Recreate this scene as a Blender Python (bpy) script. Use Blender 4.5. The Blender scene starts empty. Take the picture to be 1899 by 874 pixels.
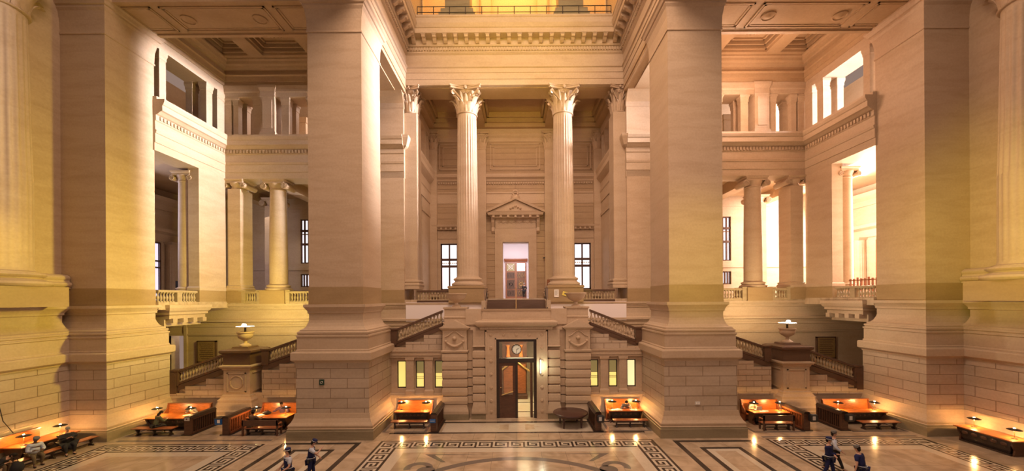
import bpy, bmesh, math, random
from mathutils import Vector, Matrix
PI = math.pi
random.seed(7)
sc = bpy.context.scene
C = sc.collection

# ------------------------------------------------------------------ camera, world, exposure
EYE = 7.75
cam = bpy.data.cameras.new('camera'); camo = bpy.data.objects.new('camera', cam); C.objects.link(camo)
cam.sensor_width = 36.0; cam.lens = 36.0 * 740 / 1899
cam.shift_x = -7.5 / 1899; cam.shift_y = 118.0 / 1899
cam.clip_start = 0.05; cam.clip_end = 400
camo.matrix_world = Matrix.Translation((0, 0, EYE)) @ Matrix.Rotation(PI / 2, 4, 'X') @ Matrix.Rotation(-0.0066, 4, 'Z')
sc.camera = camo

w = bpy.data.worlds.new('World'); sc.world = w; w.use_nodes = True
bg = w.node_tree.nodes['Background']
bg.inputs[0].default_value = (1.0, 0.68, 0.54, 1); bg.inputs[1].default_value = 0.27
sc.view_settings.view_transform = 'Standard'; sc.view_settings.look = 'None'
sc.view_settings.exposure = 0.10; sc.view_settings.gamma = 1.0
sc.view_settings.use_curve_mapping = False
sc.cycles.use_denoising = True
sc.cycles.max_bounces = 8; sc.cycles.diffuse_bounces = 4; sc.cycles.glossy_bounces = 3
sc.cycles.transparent_max_bounces = 12
sc.cycles.sample_clamp_indirect = 6.0
sc.cycles.caustics_reflective = False; sc.cycles.caustics_refractive = False

def lamp(name, kind, loc, energy, col, size=1.0, size_y=None, target=None, spot=None, blend=.6, spread=None):
    d = bpy.data.lights.new(name, kind); d.energy = energy; d.color = col
    if kind == 'AREA':
        d.shape = 'RECTANGLE' if size_y else 'SQUARE'; d.size = size
        if size_y: d.size_y = size_y
        if spread: d.spread = spread
    else:
        d.shadow_soft_size = size
    if kind == 'SPOT': d.spot_size = spot; d.spot_blend = blend
    o = bpy.data.objects.new(name, d); C.objects.link(o); o.location = loc
    if target is not None:
        o.rotation_euler = (Vector(target) - Vector(loc)).to_track_quat('-Z', 'Y').to_euler()
    return o

YEL = (1.0, 0.76, 0.10); PINK = (1.0, 0.80, 0.76); ORG = (1.0, 0.50, 0.16); DAY = (1.0, 0.9, 0.95)
# daylight entering through the gallery openings of the bright bay and spilling across the hall
lamp('daylight_upper', 'AREA', (27.5, 29.0, 23.2), 4200, DAY, 5.5, 4.0, (-23, 28.0, 21.8), spread=.62)
lamp('daylight_lower', 'AREA', (30.5, 29.0, 13.5), 4200, (1.0, .74, .60), 5.0, 8.0, (0, 28.5, 12.5))
lamp('outer_wall_fill', 'AREA', (26.2, 35.0, 14.5), 1700, (1.0, .82, .74), 5, 5, (33.5, 35, 12))  # added fill inside the gallery, facing outwards to whiten the outer wall
lamp('outer_upper_fill', 'AREA', (26.0, 31.0, 25.5), 900, (1.0, .86, .82), 4, 3, (33.5, 32, 24))  # second added fill, brightens the outer wall seen through the upper opening
lamp('daylight_gallery', 'AREA', (30.5, 37.0, 15.5), 4500, (1.0, .76, .64), 6, 6, (16, 37, 11))
lamp('daylight_upper_gallery', 'AREA', (29, 37.5, 26.0), 2600, (1.0, .80, .74), 8, 4, (18, 36, 21))
lamp('bright_bay_fill', 'POINT', (17.5, 29.3, 23.0), 900, (1.0, .58, .38), 1.0)  # unseen point lamp added to wash the whole bay in orange
lamp('daylight_dim_bay', 'AREA', (-30, 29.0, 14.5), 500, (.72, .72, 1.0), 4, 6, (-24, 29.5, 12))
lamp('daylight_dim_gallery', 'AREA', (-21, 38, 16.5), 330, (1.0, .80, .66), 8, 4, (-19, 35, 9))
lamp('daylight_dim_upper', 'AREA', (-18, 38, 26.5), 900, (1.0, .76, .66), 8, 4, (-18, 34, 21))
lamp('hall_front_fill', 'AREA', (2, 1, 15), 350, (1.0, .60, .42), 9, 9, (2, 26, 13), spread=1.25)  # added soft light from the front, kept narrow to spare the corner piers
# glow from the great dome above the middle of the hall
lamp('dome_glow', 'AREA', (0, 13, 34), 6300, (1.0, .68, .49), 14, 10, (0, 22, 0))
# sodium-yellow light from unseen spots, added and coned to match each lit face
lamp('sodium_pier_a', 'SPOT', (-12.6, 24.6, 9.5), 5200, YEL, .4, target=(-23.5, 24.9, 10), spot=2.3, blend=1)
lamp('sodium_pier_b', 'SPOT', (13, 12, 8.2), 6500, YEL, .4, target=(26, 21.3, 11.5), spot=.85, blend=1)
lamp('sodium_column_c', 'SPOT', (-17, 13, 8.2), 2600, YEL, .4, target=(-27.2, 19.6, 11), spot=.42, blend=.8)
lamp('sodium_pier_d', 'SPOT', (13, 8, 7), 4200, YEL, .4, target=(10.4, 23, 10), spot=.62, blend=1)
lamp('sodium_top', 'SPOT', (0, 14, 18), 11000, (1, .68, .10), .5, target=(0, 32.2, 28), spot=.85, blend=1)
lamp('sodium_bay_a', 'SPOT', (-17.6, 27.6, 6.6), 1100, (1, .78, .22), .3, target=(-18, 32.3, 9), spot=2.6, blend=1)
lamp('sodium_bay_b', 'SPOT', (17.6, 27.6, 6.6), 1000, (1, .70, .34), .3, target=(18, 32.3, 9), spot=2.6, blend=1)
lamp('porch_glow', 'AREA', (0, 36, 24.9), 480, (1, .62, .42), 9, 4, (0, 39, 10))
lamp('upper_gallery_glow', 'AREA', (0, 34.8, 39.5), 2600, (1, .50, .13), 14, 3, (0, 37.5, 31))
lamp('corridor_light', 'AREA', (0, 45, 14), 420, (1, .88, .95), 3, 5, (0, 47, 9))
lamp('lobby_light', 'AREA', (0.3, 29.0, 5.0), 330, (1, .82, .45), 2, 1.4, (0.3, 29.2, 0))

# ------------------------------------------------------------------ materials
def nt(name):
    m = bpy.data.materials.new(name); m.use_nodes = True
    t = m.node_tree; b = t.nodes['Principled BSDF']
    return m, t, b

def stone(name, col, dark=.88, rough=.62, streak=.7, brick=None, bumpy=.15, spec=.3):
    m, t, b = nt(name); N, L = t.nodes, t.links
    geo = N.new('ShaderNodeNewGeometry')
    mp = N.new('ShaderNodeMapping'); mp.inputs['Scale'].default_value = (.35, .35, 2.4 * streak)
    L.new(geo.outputs['Position'], mp.inputs[0])
    n1 = N.new('ShaderNodeTexNoise'); n1.inputs['Scale'].default_value = 1.0; n1.inputs['Detail'].default_value = 5
    n1.inputs['Roughness'].default_value = .62; n1.inputs['Distortion'].default_value = .5
    L.new(mp.outputs[0], n1.inputs['Vector'])
    n2 = N.new('ShaderNodeTexNoise'); n2.inputs['Scale'].default_value = 9; n2.inputs['Detail'].default_value = 4
    L.new(geo.outputs['Position'], n2.inputs['Vector'])
    r = N.new('ShaderNodeValToRGB'); e = r.color_ramp.elements
    e[0].position = .30; e[0].color = (col[0]*dark, col[1]*dark*.97, col[2]*dark*.92, 1)
    e[1].position = .58; e[1].color = (*col, 1)
    L.new(n1.outputs[0], r.inputs[0])
    mx = N.new('ShaderNodeMix'); mx.data_type = 'RGBA'; mx.blend_type = 'MULTIPLY'; mx.inputs[0].default_value = .22
    L.new(r.outputs[0], mx.inputs[6]); L.new(n2.outputs[0], mx.inputs[7])
    out = mx.outputs[2]; h = n2.outputs[0]
    bm = N.new('ShaderNodeBump'); bm.inputs['Strength'].default_value = bumpy; bm.inputs['Distance'].default_value = .02
    if brick:
        sx = N.new('ShaderNodeSeparateXYZ'); L.new(geo.outputs['Position'], sx.inputs[0])
        sn = N.new('ShaderNodeSeparateXYZ'); L.new(geo.outputs['True Normal'], sn.inputs[0])
        ab = N.new('ShaderNodeMath'); ab.operation = 'ABSOLUTE'; L.new(sn.outputs[0], ab.inputs[0])
        gt = N.new('ShaderNodeMath'); gt.operation = 'GREATER_THAN'; gt.inputs[1].default_value = .6; L.new(ab.outputs[0], gt.inputs[0])
        mf = N.new('ShaderNodeMix'); mf.data_type = 'FLOAT'
        L.new(gt.outputs[0], mf.inputs[0]); L.new(sx.outputs[0], mf.inputs[2]); L.new(sx.outputs[1], mf.inputs[3])
        cb = N.new('ShaderNodeCombineXYZ'); L.new(mf.outputs[0], cb.inputs[0]); L.new(sx.outputs[2], cb.inputs[1])
        bt = N.new('ShaderNodeTexBrick'); bt.inputs['Scale'].default_value = 1
        bt.inputs['Brick Width'].default_value = brick[0]; bt.inputs['Row Height'].default_value = brick[1]
        bt.inputs['Mortar Size'].default_value = brick[2]; bt.inputs['Mortar Smooth'].default_value = .3
        bt.inputs['Color1'].default_value = (1, 1, 1, 1); bt.inputs['Color2'].default_value = (.90, .89, .87, 1)
        bt.inputs['Mortar'].default_value = (.55, .50, .45, 1)
        L.new(cb.outputs[0], bt.inputs['Vector'])
        m2 = N.new('ShaderNodeMix'); m2.data_type = 'RGBA'; m2.blend_type = 'MULTIPLY'; m2.inputs[0].default_value = 1
        L.new(out, m2.inputs[6]); L.new(bt.outputs[0], m2.inputs[7]); out = m2.outputs[2]
        iv = N.new('ShaderNodeMath'); iv.operation = 'SUBTRACT'; iv.inputs[0].default_value = 1; L.new(bt.outputs[1], iv.inputs[1])
        h = iv.outputs[0]; bm.inputs['Strength'].default_value = .7; bm.inputs['Distance'].default_value = .04
    L.new(h, bm.inputs['Height']); L.new(bm.outputs[0], b.inputs['Normal'])
    L.new(out, b.inputs['Base Color']); b.inputs['Roughness'].default_value = rough
    b.inputs['Specular IOR Level'].default_value = spec
    return m

def plain(name, col, rough=.5, metal=0, emit=None, es=0, spec=.5, noise=0, coat=0):
    m, t, b = nt(name)
    b.inputs['Base Color'].default_value = (*col, 1); b.inputs['Roughness'].default_value = rough
    b.inputs['Metallic'].default_value = metal; b.inputs['Specular IOR Level'].default_value = spec
    b.inputs['Coat Weight'].default_value = coat
    if noise:
        N, L = t.nodes, t.links
        tc = N.new('ShaderNodeTexCoord'); n = N.new('ShaderNodeTexNoise'); n.inputs['Scale'].default_value = 14; n.inputs['Detail'].default_value = 5
        L.new(tc.outputs['Object'], n.inputs['Vector'])
        r = N.new('ShaderNodeValToRGB'); e = r.color_ramp.elements
        e[0].position = .35; e[0].color = (*[c * (1 - noise) for c in col], 1); e[1].position = .65; e[1].color = (*col, 1)
        L.new(n.outputs[0], r.inputs[0]); L.new(r.outputs[0], b.inputs['Base Color'])
    if emit:
        b.inputs['Emission Color'].default_value = (*emit, 1); b.inputs['Emission Strength'].default_value = es
    return m

def wood(name, col, rough=.32, coat=.3):
    m, t, b = nt(name); N, L = t.nodes, t.links
    tc = N.new('ShaderNodeTexCoord'); mp = N.new('ShaderNodeMapping'); mp.inputs['Scale'].default_value = (1.2, 9, 9)
    L.new(tc.outputs['Object'], mp.inputs[0])
    n = N.new('ShaderNodeTexNoise'); n.inputs['Scale'].default_value = 2.2; n.inputs['Detail'].default_value = 6; n.inputs['Distortion'].default_value = 1.2
    L.new(mp.outputs[0], n.inputs['Vector'])
    r = N.new('ShaderNodeValToRGB'); e = r.color_ramp.elements
    e[0].position = .35; e[0].color = (*[c * .6 for c in col], 1); e[1].position = .62; e[1].color = (*col, 1)
    L.new(n.outputs[0], r.inputs[0]); L.new(r.outputs[0], b.inputs['Base Color'])
    b.inputs['Roughness'].default_value = rough; b.inputs['Coat Weight'].default_value = coat; b.inputs['Coat Roughness'].default_value = .2
    return m

def marble_floor():
    m, t, b = nt('polished_floor_marble'); N, L = t.nodes, t.links
    geo = N.new('ShaderNodeNewGeometry')
    bt = N.new('ShaderNodeTexBrick'); bt.offset = 0; bt.inputs['Scale'].default_value = 1
    bt.inputs['Brick Width'].default_value = 1.22; bt.inputs['Row Height'].default_value = 1.22
    bt.inputs['Mortar Size'].default_value = .008
    bt.inputs['Color1'].default_value = (.56, .43, .30, 1); bt.inputs['Color2'].default_value = (.48, .38, .27, 1)
    bt.inputs['Mortar'].default_value = (.25, .2, .15, 1)
    L.new(geo.outputs['Position'], bt.inputs['Vector'])
    n = N.new('ShaderNodeTexNoise'); n.inputs['Scale'].default_value = .9; n.inputs['Detail'].default_value = 7; n.inputs['Distortion'].default_value = 1.5
    L.new(geo.outputs['Position'], n.inputs['Vector'])
    r = N.new('ShaderNodeValToRGB'); r.color_ramp.elements[0].position = .35; r.color_ramp.elements[0].color = (.72, .70, .66, 1)
    r.color_ramp.elements[1].position = .6; r.color_ramp.elements[1].color = (1, 1, 1, 1)
    L.new(n.outputs[0], r.inputs[0])
    mx = N.new('ShaderNodeMix'); mx.data_type = 'RGBA'; mx.blend_type = 'MULTIPLY'; mx.inputs[0].default_value = 1
    L.new(bt.outputs[0], mx.inputs[6]); L.new(r.outputs[0], mx.inputs[7]); L.new(mx.outputs[2], b.inputs['Base Color'])
    b.inputs['Roughness'].default_value = .17; b.inputs['Specular IOR Level'].default_value = .6
    return m

def pane_mat(name, tint=(1, 1, 1), refl=.12):
    m = bpy.data.materials.new(name); m.use_nodes = True; t = m.node_tree; N, L = t.nodes, t.links
    N.remove(N['Principled BSDF']); o = N['Material Output']
    tr = N.new('ShaderNodeBsdfTransparent'); tr.inputs[0].default_value = (*tint, 1)
    gl = N.new('ShaderNodeBsdfGlossy'); gl.inputs['Roughness'].default_value = .05
    mx = N.new('ShaderNodeMixShader'); mx.inputs[0].default_value = refl
    L.new(tr.outputs[0], mx.inputs[1]); L.new(gl.outputs[0], mx.inputs[2]); L.new(mx.outputs[0], o.inputs[0])
    return m

M = {}
M['stone'] = stone('pale_limestone', (.56, .43, .30), dark=.9, streak=.5)
M['shaft'] = stone('veined_pier_stone', (.55, .415, .285), dark=.88, rough=.5, streak=.8)
M['rustic'] = stone('coursed_block_stone', (.56, .45, .34), brick=(1.9, .56, .022))
M['band'] = stone('dark_ochre_stone', (.40, .28, .145), dark=.85, rough=.45)
M['plinth'] = stone('dark_plinth_stone', (.33, .27, .17), dark=.7, rough=.5)
M['ashlar'] = stone('small_ashlar_stone', (.58, .47, .36), brick=(1.05, .37, .02))
M['panelled'] = stone('banded_wall_stone', (.48, .35, .22), brick=(40, .62, .018))
M['carved'] = stone('carved_capital_stone', (.56, .42, .29), rough=.5, streak=.4, bumpy=.4)
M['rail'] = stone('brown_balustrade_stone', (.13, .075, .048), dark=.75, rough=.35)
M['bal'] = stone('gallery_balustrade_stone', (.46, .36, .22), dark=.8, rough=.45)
M['ceil'] = stone('ceiling_plaster', (.52, .37, .22), streak=.2)
M['floor'] = marble_floor()
M['fl_light'] = stone('cream_inlay_marble', (.66, .58, .46), rough=.18, streak=.3, bumpy=0, spec=.6)
M['fl_dark'] = stone('black_inlay_marble', (.045, .035, .03), rough=.15, streak=.3, bumpy=0, spec=.6)
M['fl_grey'] = stone('grey_inlay_marble', (.20, .17, .15), rough=.15, streak=.3, bumpy=0, spec=.6)
M['orange_wood'] = wood('varnished_orange_wood', (.56, .17, .035))
M['dark_wood'] = wood('dark_brown_wood', (.10, .042, .022))
M['black_wood'] = wood('near_black_wood', (.035, .020, .014))
M['mid_wood'] = wood('red_brown_wood', (.30, .095, .035))
M['round_wood'] = wood('maroon_table_wood', (.075, .028, .02))
M['metal'] = plain('dark_iron', (.05, .04, .035), .4, .7)
M['brass'] = plain('aged_brass', (.6, .42, .18), .35, .9)
M['shade'] = plain('black_enamel_shade', (.03, .025, .02), .25)
M['bulb'] = plain('glowing_bulb', (1, .9, .7), .4, emit=(1, .72, .38), es=26)
M['halogen'] = plain('halogen_glow', (1, 1, 1), .4, emit=(1, .88, .68), es=30)
M['strip'] = plain('wall_light_glow', (1, 1, 1), .4, emit=(.95, 1, .85), es=5)
M['yellow_lit'] = plain('lit_yellow_pane', (.8, .7, .3), .3, emit=(1.0, .78, .20), es=.75)
M['cream_lit'] = plain('lit_cream_pane', (.8, .7, .4), .3, emit=(1.0, .84, .42), es=.85)
M['dim_lit'] = plain('dim_olive_pane', (.2, .17, .08), .3, emit=(.5, .36, .12), es=.35)
M['glass'] = pane_mat('clear_glass')
M['day_glass'] = plain('daylit_frosted_pane', (.9, .9, .9), .3, emit=(.96, .93, 1.0), es=1.15)
M['blue_glass'] = plain('daylit_bluish_pane', (.8, .8, .95), .3, emit=(.80, .76, 1.0), es=.95)
M['paper'] = plain('white_paper', (.85, .82, .76), .7)
M['yellow_paper'] = plain('yellow_notice', (.75, .62, .12), .6)
M['grey_notice'] = plain('grey_notice_sheet', (.55, .53, .50), .6)
M['ink'] = plain('printed_ink', (.08, .07, .06), .7)
M['blue_plastic'] = plain('blue_plastic', (.03, .14, .42), .3)
M['black_plastic'] = plain('black_plastic', (.02, .02, .022), .35)
M['bronze'] = plain('bronze_plaque', (.36, .24, .09), .45, .3, noise=.3)
M['green_sign'] = plain('dark_green_sign', (.015, .05, .03), .4)
M['gold'] = plain('gilded_panel_stone', (.62, .42, .22), .55, noise=.25)
M['white_plaster'] = plain('white_plaster', (.80, .74, .74), .7)
M['clock_face'] = plain('clock_face_enamel', (.72, .70, .58), .4, emit=(1, .95, .7), es=.12)
M['skin'] = plain('skin', (.52, .30, .21), .55); M['skin_dark'] = plain('dark_skin', (.16, .085, .055), .5)
for nm, c in dict(white_cloth=(.55, .60, .70), grey_cloth=(.18, .17, .16), black_cloth=(.035, .033, .034), navy_cloth=(.022, .028, .10),
                  purple_cloth=(.17, .10, .17), khaki_cloth=(.16, .12, .07), brown_cloth=(.12, .08, .05), green_cloth=(.10, .11, .06),
                  pale_cloth=(.62, .55, .50), hair=(.02, .014, .01), grey_hair=(.25, .24, .23), shoe=(.02, .018, .016),
                  shoe_white=(.7, .7, .68), hivis=(.62, .64, .68)).items():
    M[nm] = plain(nm, c, .8, spec=.2, noise=.15)

# ------------------------------------------------------------------ mesh helpers
class MB:
    def __init__(s, sx=1): s.v = []; s.f = []; s.sx = sx
    def add(s, vs, fs):
        n = len(s.v); s.v += [(s.sx * a, b, c) for a, b, c in vs]; s.f += [tuple(i + n for i in q) for q in fs]; return s
    def box(s, x0, x1, y0, y1, z0, z1):
        return s.add([(x0,y0,z0),(x1,y0,z0),(x1,y1,z0),(x0,y1,z0),(x0,y0,z1),(x1,y0,z1),(x1,y1,z1),(x0,y1,z1)],
                     [(0,3,2,1),(4,5,6,7),(0,1,5,4),(1,2,6,5),(2,3,7,6),(3,0,4,7)])
    def hexa(s, lo, hi):      # two quads (each 4 points) joined
        return s.add(list(lo) + list(hi), [(0,3,2,1),(4,5,6,7),(0,1,5,4),(1,2,6,5),(2,3,7,6),(3,0,4,7)])
    def prism(s, poly, axis, a, b):
        # poly: (p,q) pairs; axis 'y' -> p=x q=z ; axis 'x' -> p=y q=z ; axis 'z' -> p=x q=y
        g = {'y': lambda p, q, t: (p, t, q), 'x': lambda p, q, t: (t, p, q), 'z': lambda p, q, t: (p, q, t)}[axis]
        n = len(poly); vs = [g(p, q, a) for p, q in poly] + [g(p, q, b) for p, q in poly]
        return s.add(vs, [tuple(range(n)), tuple(range(2*n-1, n-1, -1))] + [(i, (i+1) % n, (i+1) % n + n, i + n) for i in range(n)])
    def rect(s, x0, x1, y0, y1, prof, bottom=True):
        # stack of rectangles, prof = (offset, z) from bottom to top
        vs = []
        for o, z in prof: vs += [(x0-o,y0-o,z),(x1+o,y0-o,z),(x1+o,y1+o,z),(x0-o,y1+o,z)]
        fs = []
        for k in range(len(prof)-1):
            a = 4*k
            for i in range(4): j = (i+1) % 4; fs.append((a+i, a+j, a+4+j, a+4+i))
        fs.append((0,3,2,1)); a = 4*(len(prof)-1); fs.append((a,a+1,a+2,a+3))
        return s.add(vs, fs)
    def lathe(s, prof, cx=0, cy=0, n=24, rot=0, sy=1.0):
        vs = []; fs = []
        for r, z in prof:
            for i in range(n):
                a = 2*PI*i/n + rot; vs.append((cx + r*math.cos(a), cy + sy*r*math.sin(a), z))
        for k in range(len(prof)-1):
            for i in range(n):
                j = (i+1) % n; fs.append((k*n+i, k*n+j, (k+1)*n+j, (k+1)*n+i))
        fs.append(tuple(reversed(range(n)))); fs.append(tuple(range((len(prof)-1)*n, len(prof)*n)))
        return s.add(vs, fs)
    def tube(s, pts, r, n=8, closed=False):
        pts = [Vector(p) for p in pts]; rs = r if isinstance(r, (list, tuple)) else [r]*len(pts)
        vs = []; fs = []; m = len(pts)
        for k, p in enumerate(pts):
            if closed: d = pts[(k+1) % m] - pts[k-1]
            else: d = pts[min(k+1, m-1)] - pts[max(k-1, 0)]
            d.normalize(); up = Vector((0,0,1)) if abs(d.z) < .9 else Vector((0,1,0))
            u = d.cross(up).normalized(); w_ = d.cross(u).normalized()
            for i in range(n):
                a = 2*PI*i/n; q = p + (u*math.cos(a) + w_*math.sin(a))*rs[k]; vs.append(tuple(q))
        for k in range(m if closed else m-1):
            k2 = (k+1) % m
            for i in range(n): j = (i+1) % n; fs.append((k*n+i, k*n+j, k2*n+j, k2*n+i))
        if not closed: fs += [tuple(reversed(range(n))), tuple(range((m-1)*n, m*n))]
        return s.add(vs, fs)
    def sweep(s, path, prof):
        # closed profile polygon (o, z) swept along open 2-D path, o measured to the RIGHT of travel
        P = [Vector(p) for p in path]; vs = []; n = len(prof)
        for k, p in enumerate(P):
            ds = []
            if k > 0: ds.append((P[k]-P[k-1]).normalized())
            if k < len(P)-1: ds.append((P[k+1]-P[k]).normalized())
            ns = [Vector((d.y, -d.x)) for d in ds]
            if len(ns) == 2:
                b_ = (ns[0]+ns[1]); b_ /= (1 + ns[0].dot(ns[1]))
            else: b_ = ns[0]
            for o, z in prof: vs.append((p.x + b_.x*o, p.y + b_.y*o, z))
        fs = []
        for k in range(len(P)-1):
            for i in range(n): j = (i+1) % n; fs.append((k*n+i, k*n+j, (k+1)*n+j, (k+1)*n+i))
        fs += [tuple(range(n)), tuple(reversed(range((len(P)-1)*n, len(P)*n)))]
        return s.add(vs, fs)
    def ball(s, c, r, n=10, m=7, sc_=(1,1,1)):
        prof = []; vs = []; fs = []
        for k in range(m+1):
            t = -PI/2 + PI*k/m
            for i in range(n):
                a = 2*PI*i/n
                vs.append((c[0]+r*sc_[0]*math.cos(t)*math.cos(a), c[1]+r*sc_[1]*math.cos(t)*math.sin(a), c[2]+r*sc_[2]*math.sin(t)))
        for k in range(m):
            for i in range(n): j = (i+1) % n; fs.append((k*n+i, k*n+j, (k+1)*n+j, (k+1)*n+i))
        return s.add(vs, fs)
    def build(s, name, mat, parent=None, smooth=False, bevel=0):
        me = bpy.data.meshes.new(name); me.from_pydata(s.v, [], s.f)
        bm = bmesh.new(); bm.from_mesh(me); bmesh.ops.recalc_face_normals(bm, faces=bm.faces)
        bm.to_mesh(me); bm.free()
        if smooth:
            me.shade_smooth()
            try: me.set_sharp_from_angle(angle=math.radians(40))
            except Exception: pass
        me.materials.append(M[mat] if isinstance(mat, str) else mat)
        o = bpy.data.objects.new(name, me); C.objects.link(o)
        if parent is not None: o.parent = parent
        if bevel:
            bv = o.modifiers.new('edge', 'BEVEL'); bv.width = bevel; bv.segments = 2; bv.limit_method = 'ANGLE'
        return o

sn_ = [0]
def sthing(name, loc, label, *a):
    # built-in architecture: belongs to the setting
    sn_[0] += 1
    o = thing('%s_%d' % (name, sn_[0]), loc, label, None); o['kind'] = 'structure'
    return o
def tag(o, label=None, cat=None, group=None, kind=None):
    if label: o['label'] = label
    if cat: o['category'] = cat
    if group: o['group'] = group
    if kind: o['kind'] = kind
    return o
def thing(name, loc, label, cat, group=None, rz=0):
    o = bpy.data.objects.new(name, None); C.objects.link(o); o.location = loc; o.rotation_euler.z = rz
    o.empty_display_size = .2
    return tag(o, label, cat, group, 'thing')
def struct(o, label=None): return tag(o, label, None, None, 'structure')
def children(o): return [c for c in bpy.data.objects if c.parent is o]
def copy_thing(root, loc, rz=0, label=None, scale=None, group=None):
    kids = KIDS.get(root.name)
    if kids is None:
        kids = [(c, children(c)) for c in children(root)]; KIDS[root.name] = kids
    r = root.copy(); C.objects.link(r); r.location = loc; r.rotation_euler.z = rz
    if scale: r.scale = scale
    if label: r['label'] = label
    if group: r['group'] = group
    for c, gs in kids:
        d = c.copy(); C.objects.link(d); d.parent = r
        for g in gs: e = g.copy(); C.objects.link(e); e.parent = d
    return r
KIDS = {}
BAY = {-1: 'dim lamp-lit bay', 1: 'bright daylit bay'}
SIDE = {-1: 'dim side of the hall', 1: 'bright side of the hall'}
# ------------------------------------------------------------------ the floor and its inlays
f = MB().box(-34, 34, 2, 33, -.3, 0).build('floor', 'floor'); struct(f, 'polished marble floor of the great hall')
tn = [0]
def trim(mb, mat, label=None, parent=None, smooth=False):
    tn[0] += 1
    return struct(mb.build('trim_%d' % tn[0], mat, parent, smooth), label)

def frame(mb, x0, x1, y0, y1, wd, z=.003, front=False):
    # rectangular ring lying on the floor; front=False leaves the side towards the viewer running on
    mb.box(x0, x1, y1-wd, y1, 0, z); mb.box(x0, x0+wd, y0, y1-wd, 0, z); mb.box(x1-wd, x1, y0, y1-wd, 0, z)
    if front: mb.box(x0+wd, x1-wd, y0, y0+wd, 0, z)

def meander(mb, x0, x1, y0, y1, wd, z):
    # Greek key between outer rectangle and inner offset wd on three sides; unit cell = square of side wd
    pat = ["########", "#.......", "#.#####.", "#.#...#.", "#.###.#.", "#.....#.", "#######."]
    cell = wd; key = []
    for r_, row in enumerate(pat):
        k = 0
        while k < 8:
            if row[k] == '#':
                e = k
                while e < 8 and row[e] == '#': e += 1
                key.append((k, (6-r_)*8/7, e, (7-r_)*8/7)); k = e
            else: k += 1
    def cellput(ox, oy, ax, ay):
        for a0, b0, a1, b1 in key:
            pts = []
            for a, b_ in ((a0, b0), (a1, b0), (a1, b1), (a0, b1)):
                u, v_ = a / 8 * cell, b_ / 8 * cell
                pts.append((ox + ax[0]*u + ay[0]*v_, oy + ax[1]*u + ay[1]*v_))
            mb.prism(pts, 'z', z - .001, z)
    n = max(1, round((x1 - x0) / wd)); st = (x1 - x0) / n
    for i in range(n): cellput(x0 + i*st, y1 - wd, (st/wd, 0), (0, 1))
    n = max(1, round((y1 - wd - y0) / wd))
    for i in range(n):
        yy = y1 - wd - i*wd
        cellput(x0 + wd, yy, (0, -1), (-1, 0)); cellput(x1 - wd, yy, (0, -1), (1, 0))

def panel(x0, x1, yb, which):
    d = MB(); frame(d, x0, x1, 8, yb, 1.12, .003); trim(d, 'fl_dark', 'black marble border strip of the %s floor panel' % which)
    g = MB(); meander(g, x0+.13, x1-.13, 8, yb-.13, .86, .006); trim(g, 'fl_light', 'cream Greek key inlaid in the %s floor border' % which)
    h = MB(); frame(h, x0+1.12, x1-1.12, 8, yb-1.12, .55, .003); trim(h, 'fl_light', 'cream marble strip inside the %s floor border' % which)
panel(-7.43, 7.43, 21.9, 'central')
panel(-22.2, -13.6, 21.6, 'dim side')
panel(13.6, 22.2, 21.9, 'bright side')
for s in (-1, 1):
    d = MB(s); frame(d, 8.45, 12.7, 8, 21.7, .26, .003); frame(d, 9.45, 11.6, 8, 20.7, .24, .003)
    trim(d, 'fl_dark', 'black nested floor frames before the pier on the ' + SIDE[s])
    d = MB(s); frame(d, 9.69, 11.36, 8, 20.46, .30, .003)
    trim(d, 'fl_light', 'cream floor frame before the pier on the ' + SIDE[s])
# ring and scrolls of the central panel
def arc_ring(mb, cx, cy, r0, r1, a0, a1, n, z):
    for i in range(n):
        t0, t1 = a0 + (a1-a0)*i/n, a0 + (a1-a0)*(i+1)/n
        mb.prism([(cx+r0*math.cos(t0), cy+r0*math.sin(t0)), (cx+r1*math.cos(t0), cy+r1*math.sin(t0)),
                  (cx+r1*math.cos(t1), cy+r1*math.sin(t1)), (cx+r0*math.cos(t1), cy+r0*math.sin(t1))], 'z', 0, z)
d = MB(); arc_ring(d, 0, 13.83, 5.37, 5.74, 0, PI, 64, .004); trim(d, 'fl_grey', 'grey marble ring in the middle of the floor')
d = MB()
for s in (-1, 1):
    arc_ring(d, s*4.55, 18.35, .36, .66, PI/2 - s*PI*.62, PI/2 + s*PI*.45, 20, .004)
    arc_ring(d, s*4.15, 18.1, .0, .42, 0, 2*PI, 16, .004)
    d.prism([(s*1.5, 19.95), (s*4.6, 19.98), (s*3.6, 19.0), (s*3.4, 19.0), (s*4.1, 19.88)], 'z', 0, .004)
trim(d, 'fl_grey', 'grey scroll inlays beside the floor ring')
# bands before the portal
d = MB(); d.box(-7.4, 7.4, 25.0, 25.25, 0, .003); d.box(-7.4, 7.4, 23.05, 23.25, 0, .003); trim(d, 'fl_dark', 'black floor bands before the clock portal')
d = MB(); d.box(-4.4, 4.4, 23.3, 24.95, 0, .003); trim(d, 'fl_light', 'cream floor slab before the clock portal')
d = MB()
for s in (-1, 1): d.prism([(s*.5, 23.6), (s*1.1, 23.75), (s*1.0, 24.1), (s*1.5, 24.15), (s*1.0, 24.25), (s*1.1, 24.6), (s*.5, 24.7)], 'z', .003, .006)
trim(d, 'floor', 'star inlays before the clock portal')
for s in (-1, 1):
    d = MB(s)
    for (a, b_) in ((19.3, 22.5), (13.6, 16.6)): frame(d, a, b_, 22.9, 25.2, .16, .004, True)
    frame(d, 5.3, 7.9, 23.3, 25.9, .16, .004, True)
    d.box(13.6, 22.2, 22.05, 22.25, 0, .003)
    trim(d, 'fl_grey', 'dark frames in the floor under the desks, ' + SIDE[s])

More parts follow.
